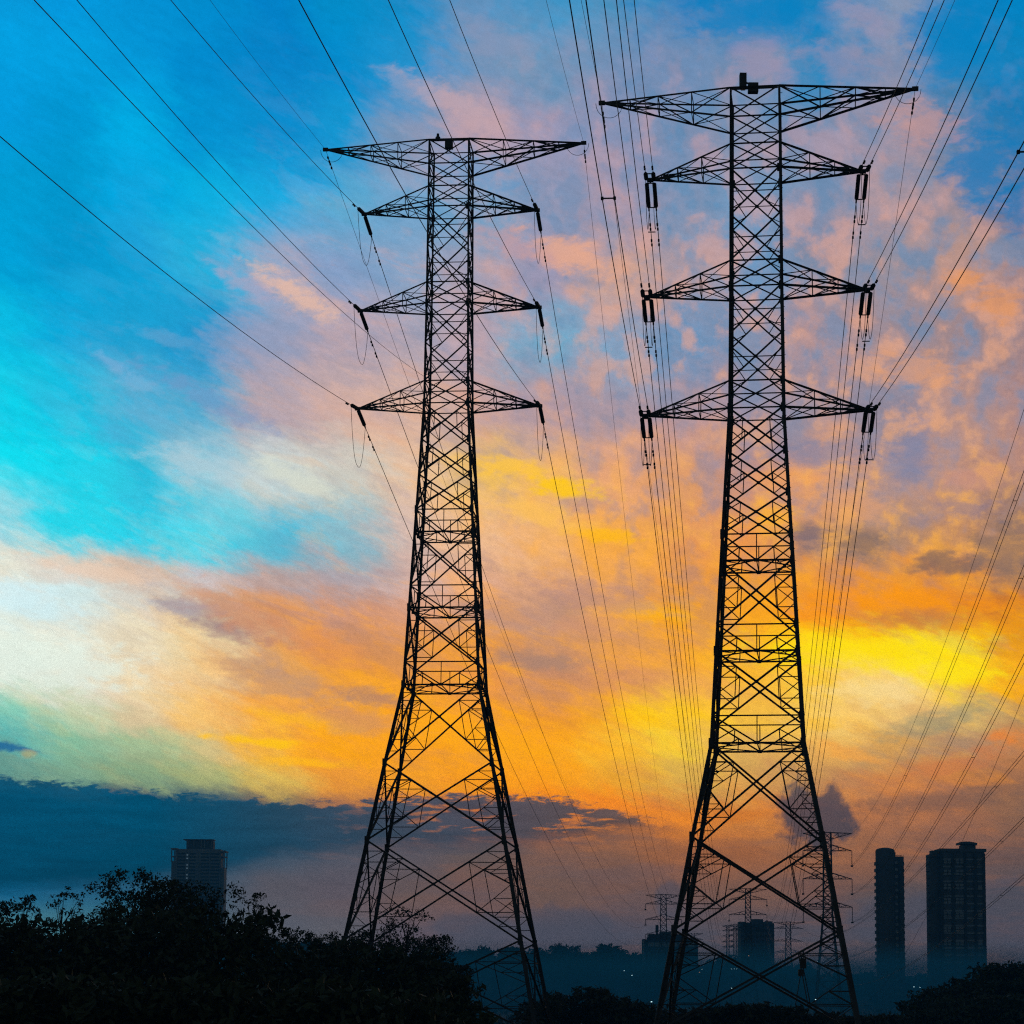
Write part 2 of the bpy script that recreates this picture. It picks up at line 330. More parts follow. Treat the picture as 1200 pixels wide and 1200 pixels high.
WALLD = mat('dark_cladding', (0.09, 0.09, 0.10), None, 0.1, 0.7)
PANE = mat('window_glass', (0.34, 0.37, 0.40), (0.27, 0.30, 0.33), 0.1, 0.25)
ROOF = mat('roofing', (0.08, 0.08, 0.08), None, 0.2, 0.9)
LITC = mat('cool_lamp_glow', (0.8, 0.9, 0.9), None, 1.0, 0.5, emit=((0.55, 0.9, 1.0), 1.6))
LITW = mat('warm_lamp_glow', (0.9, 0.7, 0.5), None, 1.0, 0.5, emit=((1.0, 0.55, 0.25), 1.2))
LITB = mat('lit_stair_window', (0.8, 0.9, 0.9), None, 1.0, 0.5, emit=((0.45, 0.7, 0.9), 0.25))

# ------------------------------------------------------------------ mesh helpers
class MB:
    def __init__(s): s.v = []; s.f = []
    def bar(s, p, q, w, h=None):
        p = Vector(p); q = Vector(q); h = h or w
        d = q - p
        if d.length < 1e-6: return s
        d.normalize()
        ref = Vector((0, 0, 1)) if abs(d.z) < 0.95 else Vector((0, 1, 0))
        a = d.cross(ref).normalized() * (w / 2); b = d.cross(a).normalized() * (h / 2)
        i = len(s.v)
        for e in (p, q):
            s.v += [e - a - b, e + a - b, e + a + b, e - a + b]
        s.f += [(i, i+1, i+2, i+3), (i+7, i+6, i+5, i+4)] + [(i+k, i+4+k, i+4+(k+1) % 4, i+(k+1) % 4) for k in range(4)]
        return s
    def angle(s, p, q, w, t=None, flip=1):
        """a rolled steel angle: two thin flanges at right angles"""
        p = Vector(p); q = Vector(q); t = t or max(0.02, w * 0.14)
        d = (q - p)
        if d.length < 1e-6: return s
        d.normalize()
        ref = Vector((0, 0, 1)) if abs(d.z) < 0.95 else Vector((0, 1, 0))
        a = d.cross(ref).normalized(); b = d.cross(a).normalized() * flip
        prof = [(0, 0), (w, 0), (w, t), (t, t), (t, w), (0, w)]
        prof = [(x - w * 0.35, y - w * 0.35) for x, y in prof]
        i = len(s.v)
        for e in (p, q): s.v += [e + a * x + b * y for x, y in prof]
        s.f += [(i+5, i+4, i+3, i+2, i+1, i), (i+6, i+7, i+8, i+9, i+10, i+11)] + [(i+k, i+(k+1) % 6, i+6+(k+1) % 6, i+6+k) for k in range(6)]
        return s
    def box(s, c, sx_, sy_, sz_, rz=0.0):
        c = Vector(c); i = len(s.v); cr, sr = math.cos(rz), math.sin(rz)
        for z in (-1, 1):
            for x, y in ((-1, -1), (1, -1), (1, 1), (-1, 1)):
                lx, ly = x * sx_ / 2, y * sy_ / 2
                s.v.append(c + Vector((lx * cr - ly * sr, lx * sr + ly * cr, z * sz_ / 2)))
        s.f += [(i+3, i+2, i+1, i), (i+4, i+5, i+6, i+7)] + [(i+k, i+(k+1) % 4, i+4+(k+1) % 4, i+4+k) for k in range(4)]
        return s
    def prism(s, pts, z0, z1):
        i = len(s.v); n = len(pts)
        s.v += [Vector((x, y, z0)) for x, y in pts] + [Vector((x, y, z1)) for x, y in pts]
        s.f += [tuple(range(i+n-1, i-1, -1)), tuple(range(i+n, i+2*n))] + [(i+k, i+(k+1) % n, i+n+(k+1) % n, i+n+k) for k in range(n)]
        return s
    def tube(s, pts, r, n=6, cap=True):
        i = len(s.v); m = len(pts); pts = [Vector(p) for p in pts]
        rr = r if isinstance(r, (list, tuple)) else [r] * m
        for k, p in enumerate(pts):
            d = (pts[min(k+1, m-1)] - pts[max(k-1, 0)]).normalized()
            ref = Vector((0, 0, 1)) if abs(d.z) < 0.9 else Vector((1, 0, 0))
            a = d.cross(ref).normalized(); b = d.cross(a)
            for j in range(n):
                t = 2 * math.pi * j / n
                s.v.append(p + (a * math.cos(t) + b * math.sin(t)) * rr[k])
        for k in range(m - 1):
            for j in range(n):
                s.f.append((i+k*n+j, i+k*n+(j+1) % n, i+(k+1)*n+(j+1) % n, i+(k+1)*n+j))
        if cap:
            s.f.append(tuple(i+j for j in range(n))[::-1]); s.f.append(tuple(i+(m-1)*n+j for j in range(n)))
        return s
    def lathe(s, p, q, prof, n=10):
        """prof: (distance along p->q, radius)"""
        p = Vector(p); q = Vector(q); d = (q - p).normalized()
        ref = Vector((0, 0, 1)) if abs(d.z) < 0.9 else Vector((1, 0, 0))
        a = d.cross(ref).normalized(); b = d.cross(a); i = len(s.v)
        for (l, r) in prof:
            for j in range(n):
                t = 2 * math.pi * j / n
                s.v.append(p + d * l + (a * math.cos(t) + b * math.sin(t)) * r)
        for k in range(len(prof) - 1):
            for j in range(n):
                s.f.append((i+k*n+j, i+k*n+(j+1) % n, i+(k+1)*n+(j+1) % n, i+(k+1)*n+j))
        return s
    def build(s, name, m, parent=None, origin=None, smooth=False):
        o0 = origin if origin is not None else (parent_origin(parent) if parent else Vector((0, 0, 0)))
        me = bpy.data.meshes.new(name)
        me.from_pydata([tuple(v - o0) for v in s.v], [], s.f); me.update()
        me.materials.append(m)
        if smooth:
            me.polygons.foreach_set('use_smooth', [True] * len(me.polygons))
        o = bpy.data.objects.new(name, me); COL.objects.link(o)
        if parent: o.parent = parent
        else: o.location = o0
        return o
def parent_origin(p):
    v = Vector((0, 0, 0))
    while p is not None:
        v += p.location; p = p.parent
    return v
def tag(o, label, cat, group=None, kind=None):
    if label: o['label'] = label
    if cat: o['category'] = cat
    if group: o['group'] = group
    if kind: o['kind'] = kind
    return o
def thing(name, loc, label, cat, group=None):
    o = bpy.data.objects.new(name, None); COL.objects.link(o); o.location = loc
    o.empty_display_size = 0.5
    return tag(o, label, cat, group)

# ------------------------------------------------------------------ ground
rng = np.random.default_rng(7)
def sstep(a, b, x):
    t = min(1.0, max(0.0, (x - a) / (b - a))); return t * t * (3 - 2 * t)
def crest(x, y):
    """height of the far ridge, which changes along it"""
    a = x / max(y, 1.0) * F_PX + 600
    pts = [(-200, 34), (100, 33), (330, 32), (420, 28), (540, 24), (600, 27), (680, 29), (740, 26), (800, 22), (860, 21), (930, 21), (990, 18), (1030, 16), (1090, 17), (1200, 20), (1500, 24)]
    for (x0, h0), (x1, h1) in zip(pts, pts[1:]):
        if a <= x1: 
            t = min(1, max(0, (a - x0) / (x1 - x0))); return h0 + (h1 - h0) * t
    return 24
def gh(x, y):
    h = 5.0 - 6.0 * sstep(230, 480, y)
    h += (crest(x, y) - 10 + 1.0) * sstep(950, 1480, y)
    h += 0.35 * math.sin(x * 0.09 + 1) * math.sin(y * 0.07) + 0.9 * math.sin(x * 0.017) * math.sin(y * 0.013 + 2)
    return h
def build_ground():
    xs = np.concatenate([np.linspace(-1300, -260, 40), np.linspace(-250, 250, 100), np.linspace(260, 1300, 40)])
    ys = np.concatenate([np.linspace(-250, 600, 130), np.linspace(615, 2400, 110)])
    v = [(x, y, gh(x, y)) for y in ys for x in xs]; n = len(xs)
    f = [(j*n+i, j*n+i+1, (j+1)*n+i+1, (j+1)*n+i) for j in range(len(ys)-1) for i in range(n-1)]
    me = bpy.data.meshes.new('ground'); me.from_pydata(v, [], f); me.update(); me.materials.append(SOIL)
    me.polygons.foreach_set('use_smooth', [True] * len(me.polygons))
    o = bpy.data.objects.new('ground', me); COL.objects.link(o); o['kind'] = 'structure'
build_ground()

# ------------------------------------------------------------------ the two big pylons
# profile of the type, measured on the right one: (height above eye level, half width)
D_R = 147.0
YAW_R, YAW_L = math.radians(8.0), math.radians(5.3)
_prof_px = [(101,1.58),(217,1.58),(353,1.66),(491,1.74),(625,2.18),(656,2.27),(731,2.50),(762,2.58),(838,2.78),(870,2.88),(980,4.02),(1090,5.06),(1212,6.22),(1335,7.39)]
def zf(y, hw): return (at(888, y, D_R - hw).z - CAM.z)
PROF = [(zf(y, hw), hw) for y, hw in _prof_px]
def hw_at(z):
    for (z0, h0), (z1, h1) in zip(PROF, PROF[1:]):
        if z >= z1: 
            return h0 + (h1 - h0) * (z0 - z) / (z0 - z1) if z <= z0 else h0
    (z0, h0), (z1, h1) = PROF[-2], PROF[-1]
    return h1 + (h1 - h0) * (z1 - z) / (z0 - z1)
def zy(y):
    """height for a level read at photo row y on the near face of the right pylon"""
    hw = 2.0
    for _ in range(6):
        hw = hw_at(zf(y, hw))
    return zf(y, hw)
Z = {k: zy(k) for k in (101,135,167,196,250,304,334,390,445,477,527,576,625,656,731,762,838,870,980,1090,1212,1232,1365)}
Z_TIP = {'peak': at(888, 112.5, D_R).z - CAM.z, 'upper': at(888, 206, D_R).z - CAM.z, 'middle': at(888, 344, D_R).z - CAM.z, 'lower': at(888, 484, D_R).z - CAM.z}
X_TIP = {'peak': 10.22, 'upper': 6.98, 'middle': 7.18, 'lower': 7.28}

def pylon(name, axis, yaw, dz, levels_down, ground_z, label, stretch=1.0, reach=(1.0, 1.0), spread=1.0):
    """axis: x,y of the tower; dz: how much higher it stands than the measured one. Returns world arm-tip points"""
    root = thing(name, Vector((axis[0], axis[1], ground_z)), label, 'pylon', None)
    cy_, sy_ = math.cos(yaw), math.sin(yaw)
    def W(x, y, z):
        if z < Z[477]: z = Z[477] + (z - Z[477]) * stretch
        return Vector((axis[0] + x * cy_ + y * sy_, axis[1] - x * sy_ + y * cy_, CAM.z + z + dz))
    # arm direction turns so that the right end comes nearer
    SG = [(-1, -1), (1, -1), (1, 1), (-1, 1)]
    def corner(k, z):
        h = hw_at(z) * (1 + (spread - 1) * min(1, max(0, (Z[625] - z) / (Z[625] - Z[1090])))); return W(SG[k % 4][0] * h, SG[k % 4][1] * h, z)
    gz = ground_z - CAM.z - dz
    gz = Z[477] + (gz - Z[477]) / stretch
    zbot = gz - 0.3
    # legs
    for k in range(4):
        m = MB(); zs = [Z[101], Z[334], Z[477], Z[625], Z[762], Z[870]] + [Z[y] for y in levels_down] + [zbot]
        for i, (a, b) in enumerate(zip(zs, zs[1:])):
            w = (0.14, 0.165, 0.19, 0.21, 0.235, 0.26, 0.28, 0.30, 0.31, 0.31)[i]
            m.angle(corner(k, a), corner(k, b), w, w * 0.22, 1 if k in (0, 2) else -1)
            m.box(corner(k, b), w * 1.25, w * 1.25, 0.6)
        for z in np.arange(zbot + 3, Z[101], 0.8):      # climbing bolts
            c = corner(k, z); s_ = SG[k][0]
            if k == 1: m.bar(c, c + Vector((0.22 * cy_, -0.22 * sy_, 0)), 0.03)
        m.build('leg', STEEL, root)
        MB().box(corner(k, gz + 0.1), 1.0, 1.0, 0.8).build('footing', CONC2, root)
    # face bracing
    for fa in range(4):
        A = lambda z, fa=fa: corner(fa, z)
        B = lambda z, fa=fa: corner(fa + 1, z)
        m = MB()
        def xp(z0, z1, d, big=0, hor=True):
            a0, b0, a1, b1 = A(z0), B(z0), A(z1), B(z1)
            m.angle(a0, b1, d); m.angle(b0, a1, d, flip=-1)
            w0, w1 = (b0 - a0).length, (b1 - a1).length
            t = w0 / (w0 + w1); c = a0.lerp(b1, t)
            zc = z0 + (z1 - z0) * t
            s_ = 0.055 if big < 1 else 0.062
            if big < 0: return
            m.box(c, 0.22, 0.05, 0.22) if fa % 2 == 0 else m.box(c, 0.05, 0.22, 0.22)
            if not big:
                m.angle(A(zc), B(zc), s_)
                for (L0, t0, t1) in ((A, a0, a1), (B, b0, b1)):
                    m.angle(L0(z0 + (zc - z0) * 0.55), c.lerp(t1, 0.45), s_); m.angle(L0(z1 + (zc - z1) * 0.25), c.lerp(t1, 0.45), s_ * 0.9)
            elif big == 3:
                for (L0, t0, t1) in ((A, a0, a1), (B, b0, b1)):
                    P = t0.lerp(c, 0.5); Q = c.lerp(t1, 0.5); m.angle(P, Q, s_)
                    m.angle(L0(zc), P, s_); m.angle(L0(zc), Q, s_)
            else:
                for (L0, t0, t1) in ((A, a0, a1), (B, b0, b1)):
                    P = t0.lerp(c, 0.5); Q = c.lerp(t1, 0.5)
                    zp = z0 + (zc - z0) * 0.5; zq = zc + (z1 - zc) * 0.5
                    m.angle(P, Q, s_)
                    m.angle(L0(zp), P, s_); m.angle(L0(zq), Q, s_)
                    m.angle(L0(zc), P, s_); m.angle(L0(zc), Q, s_)
                    if big > 1:
                        P2 = t0.lerp(c, 0.25); Q2 = c.lerp(t1, 0.75); zp2 = z0 + (zc - z0) * 0.25; zq2 = zc + (z1 - zc) * 0.75
                        m.angle(L0(zp2), P2, s_ * 0.9); m.angle(L0(zq2), Q2, s_ * 0.9)
                        m.angle(L0(zp), P2, s_ * 0.9); m.angle(L0(zq), Q2, s_ * 0.9)
                        R = L0(zc).lerp(P, 0.5); S = L0(zc).lerp(Q, 0.5)
                        m.angle(L0((zp + zc) / 2), R, s_ * 0.8); m.angle(L0((zq + zc) / 2), S, s_ * 0.8)
                        m.angle(L0(zp), R, s_ * 0.8); m.angle(L0(zq), S, s_ * 0.8)
                    # extra rung half way up the slender triangle
        def hz(z, w): m.angle(A(z), B(z), w)
        for y in (101, 135, 167, 196, 304, 334, 445, 477): hz(Z[y], 0.085)
        xp(Z[101], Z[135], 0.08, -1, False); xp(Z[135], Z[167], 0.08, -1, False); xp(Z[167], Z[196], 0.08, -1, False); xp(Z[304], Z[334], 0.09, -1, False); xp(Z[445], Z[477], 0.09, -1, False)
        for a, b in ((196, 250), (250, 304), (334, 390), (390, 445)): xp(Z[a], Z[b], 0.10)
        for a, b in ((477, 527), (527, 576), (576, 625)): xp(Z[a], Z[b], 0.115, 3)
        xp(Z[656], Z[731], 0.125, 1); xp(Z[762], Z[838], 0.13, 1)
        lv = [870] + levels_down
        for a, b in zip(lv, lv[1:]): xp(Z[a], Z[b], 0.135, 2)
        # gusset plates
        for y in (196, 304, 334, 445, 477, 527, 576, 625, 656, 731, 762, 838, 870):
            p, q = A(Z[y]), B(Z[y]); d = (q - p).normalized()
            m.bar(p + Vector((0, 0, -0.28)) + d * 0.12, p + Vector((0, 0, 0.28)) + d * 0.12, 0.30, 0.04) if fa % 2 else m.bar(p + Vector((0, 0, -0.28)) + d * 0.12, p + Vector((0, 0, 0.28)) + d * 0.12, 0.04, 0.30)
        m.build('face_bracing', STEEL, root)
    # the stiff belts
    for zt, zb in ((Z[625], Z[656]), (Z[731], Z[762]), (Z[838], Z[870])):
        m = MB(); mids = []
        for fa in range(4):
            a0, b0, a1, b1 = corner(fa, zt), corner(fa + 1, zt), corner(fa, zb), corner(fa + 1, zb)
            mt, mb_ = a0.lerp(b0, 0.5), a1.lerp(b1, 0.5); mids.append(mb_)
            m.angle(a0, b0, 0.085); m.angle(a1, b1, 0.12)
            m.angle(a0, mb_, 0.10); m.angle(b0, mb_, 0.10); m.angle(mt, mb_, 0.065)
            for t0, t1 in ((a0, a1), (b0, b1)):
                m.angle(t0.lerp(mb_, 0.5), t1.lerp(mb_, 0.5), 0.07)
                m.angle(t1, t0.lerp(mb_, 0.5), 0.07)
            m.box(mb_, 0.26, 0.26, 0.2)
        for i in range(4):
            m.angle(mids[i], mids[(i + 1) % 4], 0.075)
            c = corner(i, zb); m.angle(c, mids[i].lerp(mids[i - 1], 0.5), 0.05)
        m.angle(mids[0], mids[2], 0.06)
        m.build('belt', STEEL, root)
    # cross-arms
    tips = {}
    for key, yt, yb, nb in (('peak', 101, 135, 4), ('upper', 167, 196, 3), ('middle', 304, 334, 3), ('lower', 445, 477, 3)):
        for side in (-1, 1):
            m = MB(); tip = W(side * X_TIP[key] * (reach[(side + 1) // 2] if key == 'peak' else 1.0), 0, Z_TIP[key])
            tips[(key, side)] = tip
            ks = (1, 2) if side > 0 else (0, 3)
            T = [corner(k, Z[yt]) for k in ks]; Bm = [corner(k, Z[yb]) for k in ks]
            for p in T: m.angle(p, tip, 0.115)
            for p in Bm: m.angle(p, tip, 0.13)
            fr = [0.0, 0.36, 0.66, 0.86] if nb == 3 else [0.0, 0.30, 0.56, 0.78, 0.92]
            for j in range(2):
                for i, (f0, f1) in enumerate(zip(fr, fr[1:])):
                    t1, b1 = T[j].lerp(tip, f1), Bm[j].lerp(tip, f1)
                    t0, b0 = T[j].lerp(tip, f0), Bm[j].lerp(tip, f0)
                    m.angle(t1, b1, 0.065)
                    if key == 'peak':
                        m.angle(t0 if i % 2 == 0 else b0, b1 if i % 2 == 0 else t1, 0.08)
                    else:
                        m.angle(t1, b0, 0.065)
            for i, (f0, f1) in enumerate(zip(fr, fr[1:])):
                for X in (T, Bm):
                    p0, p1 = X[0].lerp(tip, f0), X[1].lerp(tip, f0); r0, r1 = X[0].lerp(tip, f1), X[1].lerp(tip, f1)
                    m.angle(r0, r1, 0.05); m.angle(p0, r1, 0.05); m.angle(p1, r0, 0.05)
            arm = m.build('crossarm', STEEL, root)
            MB().box(tip, 0.42, 0.26, 0.24, -yaw).build('tip_plate', STEEL, arm)
    return root, W, tips, corner

# right pylon
axR = at(888, 700, D_R)
pr, WR, tipR, cornR = pylon('lattice_pylon', (axR.x, axR.y), YAW_R, 0.0, [980, 1090, 1212], 5.2, 'nearer, larger lattice pylon with paired insulators and twin wires on every arm', 1.0, (1.0, 1.02))
# left pylon: same type, farther, on a taller body
D_L = 179.0
axL = at(526.0, 420, D_L)
dzL = (at(530, 171.5, D_L).z - CAM.z) - Z_TIP['peak']
pl, WL, tipL, cornL = pylon('lattice_pylon', (axL.x, axL.y), YAW_L, dzL, [980, 1090, 1232, 1365], 5.4, 'farther, smaller lattice pylon rising out of the dark trees, single insulators on its arms', 1.03, (1.0, 1.045), 1.03)

def lampboxes(root, W, kind):
    z = Z[101]
    if kind == 'two':
        m = MB(); m.box(W(-0.78, -1.2, z + 0.55), 0.44, 0.5, 0.95); m.bar(W(-0.78, -1.4, z + 0.0), W(-0.78, -1.0, z + 0.05), 0.3, 0.15)
        m.build('warning_lamp', LAMPBOX, root)
        m = MB(); m.box(W(-0.12, -1.2, z + 0.02), 0.66, 0.5, 0.62); m.bar(W(-0.75, -1.2, z + 0.5), W(-0.2, -1.2, z + 0.25), 0.10)
        m.build('control_box', LAMPBOX, root)
    else:
        m = MB(); m.box(W(-0.02, -1.3, z - 0.42), 0.64, 0.5, 0.58); m.bar(W(-0.02, -1.5, z), W(-0.02, -1.5, z - 0.3), 0.07)
        m.build('control_box', LAMPBOX, root)
        m = MB(); m.lathe(W(-0.9, -1.4, z), W(-0.9, -1.4, z + 1), [(0, 0.22), (0.2, 0.2), (0.28, 0.12), (0.5, 0.10), (0.55, 0.0)])
        m.build('warning_lamp', LAMPBOX, root)
    # rail the boxes stand on
    MB().bar(W(-1.5, -1.25, z), W(1.5, -1.25, z), 0.10).build('lamp_rail', STEEL, root)
lampboxes(pr, WR, 'two'); lampboxes(pl, WL, 'one')
p = at(941, 1129, D_R - 5.2); m = MB(); m.box(p, 0.36, 0.34, 0.62); m.bar(p + Vector((0, 0, 0.3)), p + Vector((0.05, 0, 0.75)), 0.06); m.build('junction_box', LAMPBOX, pr)
p = at(938.5, 1140, D_R - 5.2); m = MB(); m.box(p, 0.32, 0.32, 0.42); m.bar(p, p + Vector((-0.35, 0, -2.0)), 0.05); m.bar(p, p + Vector((0.05, 0, 0.6)), 0.05); m.build('junction_box', LAMPBOX, pr)

# ------------------------------------------------------------------ distant pylons
def small_pylon(px, ytop, halfspan_px, D, arms_y, base_y, bw_px, leg_px, label, yaw=0.05, group='distant pylons in the hazy valley', armdepth=5.0, th=0.20, hang=0.0, spans=None):
    """a suspension-type pylon: body of parallel legs above the lowest arm, splayed below"""
    c = at(px, base_y, D); s_ = D / F_PX
    bz = gh(c.x, c.y)
    root = thing('distant_pylon', Vector((c.x, c.y, bz)), label, 'pylon', group)
    zz = lambda y: at(px, y, D).z
    cy_, sy_ = math.cos(yaw), math.sin(yaw)
    def W(x, y, z): return Vector((c.x + x * cy_ + y * sy_, c.y - x * sy_ + y * cy_, z))
    zt, zl, zb = zz(ytop), zz(arms_y[-1]) - 2.0, min(bz, zz(base_y)) - 0.5
    hb, hl = bw_px * s_ / 2, leg_px * s_ / 2
    def hw(z): return hb * 0.8 + hb * 0.2 * min(1, (zt - z) / max(zt - zl, 1)) if z >= zl else hb + (hl - hb) * (zl - z) / (zl - zb)
    SG = [(-1, -1), (1, -1), (1, 1), (-1, 1)]
    def cn(k, z): h = hw(z); return W(SG[k % 4][0] * h, SG[k % 4][1] * h, z)
    for k in range(4):
        MB().bar(cn(k, zt), cn(k, zl), th * 1.2).bar(cn(k, zl), cn(k, zb), th * 1.4).build('leg', STEEL, root)
    m = MB()
    zs = []; z = zt
    while z > zb + 2:
        zs.append(z); z -= hw(z) * 2 * (0.95 if z > zl else 0.8)
    zs.append(zb)
    for a, b in zip(zs, zs[1:]):
        for fa in range(4):
            m.bar(cn(fa, a), cn(fa + 1, b), th * 0.65); m.bar(cn(fa + 1, a), cn(fa, b), th * 0.65); m.bar(cn(fa, a), cn(fa + 1, a), th * 0.6)
    m.build('face_bracing', STEEL, root)
    tips = {}
    for i, y in enumerate(arms_y):
        sp = (spans[i] if spans else halfspan_px) * s_
        z = zz(y); dpt = armdepth * s_
        for side in (-1, 1):
            m = MB(); tip = W(side * sp, 0, z); tips[(i, side)] = tip
            zu = z + dpt if i > 0 else z + 0.2
            zd = z if i > 0 else z - dpt
            ks = (1, 2) if side > 0 else (0, 3)
            for k in ks:
                m.bar(cn(k, zu), tip, th * 0.8); m.bar(cn(k, zd), tip, th * 0.8)
                for f in (0.35, 0.68):
                    m.bar(cn(k, zu).lerp(tip, f), cn(k, zd).lerp(tip, f), th * 0.5)
                m.bar(cn(k, zd), cn(k, zu).lerp(tip, 0.35), th * 0.5); m.bar(cn(k, zd).lerp(tip, 0.35), cn(k, zu).lerp(tip, 0.68), th * 0.5)
            m.build('crossarm', STEEL, root)
    return root, tips, W
PA = small_pylon(777.5, 1048, 21, 900, [1049, 1059.5, 1077.5, 1095], 1180, 7.5, 24, 'hazy distant pylon left of the big pylon, rising above a low dark building', armdepth=4.5, th=0.24)
PB = small_pylon(877, 1041, 22, 900, [1042, 1054, 1072, 1090], 1178, 7, 24, 'distant pylon seen between the legs of the big pylon, in front of a block', armdepth=4.5, th=0.22)
PC = small_pylon(971, 975.5, 28.5, 700, [976.5, 997, 1030, 1063], 1186, 10.5, 34, 'tallest of the distant pylons, behind the right leg of the big pylon', armdepth=7, th=0.24)
PD = small_pylon(924, 1080, 17, 1300, [1081, 1088, 1103, 1116], 1140, 6.5, 14, 'faint distant pylon directly right of the boxy block in the haze', armdepth=3, th=0.26)
PE1 = small_pylon(853, 1084, 6.5, 1500, [1085, 1091, 1097, 1104, 1110], 1130, 3.4, 6, 'small many-armed mast left of the boxy block, the left of a pair', 0.1, 'pair of far masts', 2.0, 0.30)
PE2 = small_pylon(861.5, 1083, 6.5, 1450, [1084, 1090, 1096, 1103, 1109], 1130, 3.6, 6, 'small many-armed mast closest to the boxy block, the right of a pair', 0.1, 'pair of far masts', 2.0, 0.30)
PF = small_pylon(812, 1093.5, 12, 1350, [1094, 1101, 1110], 1135, 5, 10, 'faint pylon top peeping over the flat-roofed building beside the big pylon leg', armdepth=2.5, th=0.24)

# ------------------------------------------------------------------ insulators
def disc_string(m, p, q, r=0.155, core=0.045, pitch=0.17):
    L = (q - p).length; pr_ = [(0.0, core)]
    l = 0.06
    while l < L - 0.08:
        pr_ += [(l, core), (l + pitch * 0.28, r), (l + pitch * 0.55, r * 0.92), (l + pitch * 0.62, core)]; l += pitch
    pr_ += [(L, core)]
    m.lathe(p, q, pr_, 10)
def string_set(P, dirn, L, twin, label, group):
    """tension set from an arm tip: links, yoke plates, one or two strings of discs, clamp"""
    d = dirn.normalized()
    side = d.cross(Vector((0, 0, 1))).normalized()
    root = thing('insulator_string', P, label, 'insulator', group)
    offs = (-0.25, 0.25) if twin else (0.0,)
    m = MB(); m.bar(P, P + d * 0.45, 0.09)
    if twin: m.bar(P + d * 0.45 - side * 0.32, P + d * 0.45 + side * 0.32, 0.10, 0.05)
    m.build('link', STEEL, root)
    for o_ in offs:
        m = MB(); disc_string(m, P + d * 0.5 + side * o_, P + d * (L - 0.5) + side * o_, 0.145 if twin else 0.16)
        m.build('disc_stack', PORC, root, smooth=False)
    m = MB()
    if twin: m.bar(P + d * (L - 0.46) - side * 0.32, P + d * (L - 0.46) + side * 0.32, 0.10, 0.05)
    for o_ in offs: m.bar(P + d * (L - 0.5) + side * o_, P + d * L + side * o_, 0.10)
    m.build('clamp', STEEL, root)
    return root

# ------------------------------------------------------------------ wires
def hdir(a): return Vector((math.sin(a), math.cos(a), 0))
def plane_hit(P, hd, px, py):
    d = ray(px, py); det = d.x * (-hd.y) - d.y * (-hd.x)
    rx, ry = P.x - CAM.x, P.y - CAM.y
    t = (rx * (-hd.y) - ry * (-hd.x)) / det
    s_ = (d.x * ry - d.y * rx) / det
    return s_, CAM.z + d.z * t
def solve_near(P, az_, px, py, k=0.0003):
    hd = -hdir(az_); s_, z = plane_hit(P, hd, px, py)
    return hd, (z - P.z - k * s_ * s_) / s_, k
def solve_span(P, Q, px, py, lo=8, hi=80):
    hd = Vector((Q.x - P.x, Q.y - P.y, 0)); L = hd.length; hd.normalize()
    s_, z = plane_hit(P, hd, px, py); t = s_ / L
    sag = ((P.z + (Q.z - P.z) * t) - z) / (4 * t * (1 - t)) if 0.02 < t < 0.98 else 30
    return hd, L, min(hi, max(lo, sag)), sag
def span_pt(P, Q, sag, t):
    p = P.lerp(Q, t); p = Vector(p); p.z -= 4 * sag * t * (1 - t); return p
def wire(name, pts, r, label, group, offs=Vector((0, 0, 0)), cat='power line', dampers=()):
    pts = [Vector(p) + offs for p in pts]
    m = MB(); m.tube(pts, r, 5)
    o = m.build(name, CABLE, None, origin=pts[0]); tag(o, label, cat, group)
    for dpos in dampers:
        # dumb-bell damper clamped under the wire
        acc = 0
        for a, b in zip(pts, pts[1:]):
            l = (b - a).length
            if acc + l >= dpos:
                c = a.lerp(b, (dpos - acc) / l); dd = (b - a).normalized()
                mm = MB(); mm.bar(c - dd * 0.32 + Vector((0, 0, -0.1)), c + dd * 0.32 + Vector((0, 0, -0.1)), 0.03); mm.bar(c, c + Vector((0, 0, -0.1)), 0.06)
                for s_ in (-1, 1): mm.bar(c + dd * s_ * 0.22 + Vector((0, 0, -0.1)), c + dd * s_ * 0.46 + Vector((0, 0, -0.1)), 0.12)
                mm.build('vibration_damper', STEEL, o); break
            acc += l
    return o
R_NEAR, R_FAR, R_EARTH = 0.022, 0.028, 0.013
AZN = math.atan((826 - 600) / F_PX)
S_L = {'L': 4.1, 'R': 4.3}
names = {'upper': 'upper', 'middle': 'middle', 'lower': 'lower', 'peak': 'topmost'}
sides = {-1: 'left', 1: 'right'}
which = {'L': 'farther pylon', 'R': 'nearer pylon'}
near_px = {('R','upper',-1):(737,0),('R','middle',-1):(715,0),('R','lower',-1):(677,0),('R','upper',1):(1100,0),('R','middle',1):(1178,0),('R','lower',1):(1200,182),
           ('R','peak',-1):(681,0),('R','peak',1):(1119,0),
           ('L','upper',-1):(200,0),('L','middle',-1):(90,0),('L','lower',-1):(0,160),('L','upper',1):(527,0),('L','middle',1):(455,0),('L','lower',1):(350,0),
           ('L','peak',-1):(246,0),('L','peak',1):(640,0)}
far_tower = {'L': PA[1], 'R': PB[1]}
far_px = {('L','lower',1):(690,760),('L','middle',1):(698,700),('L','upper',1):(722,760),('L','peak',1):(735,600),
          ('L','lower',-1):(570,780),('L','middle',-1):(585,720),('L','upper',-1):(577,590),('L','peak',-1):(600,800),
          ('R','lower',-1):(795,800),('R','middle',-1):(801,800),('R','upper',-1):(808,800),('R','peak',-1):(762,780),
          ('R','lower',1):(962,820),('R','middle',1):(970,820),('R','upper',1):(978,820),('R','peak',1):(985,560)}
lvl = {'peak': 0, 'upper': 1, 'middle': 2, 'lower': 3}
DBG = []
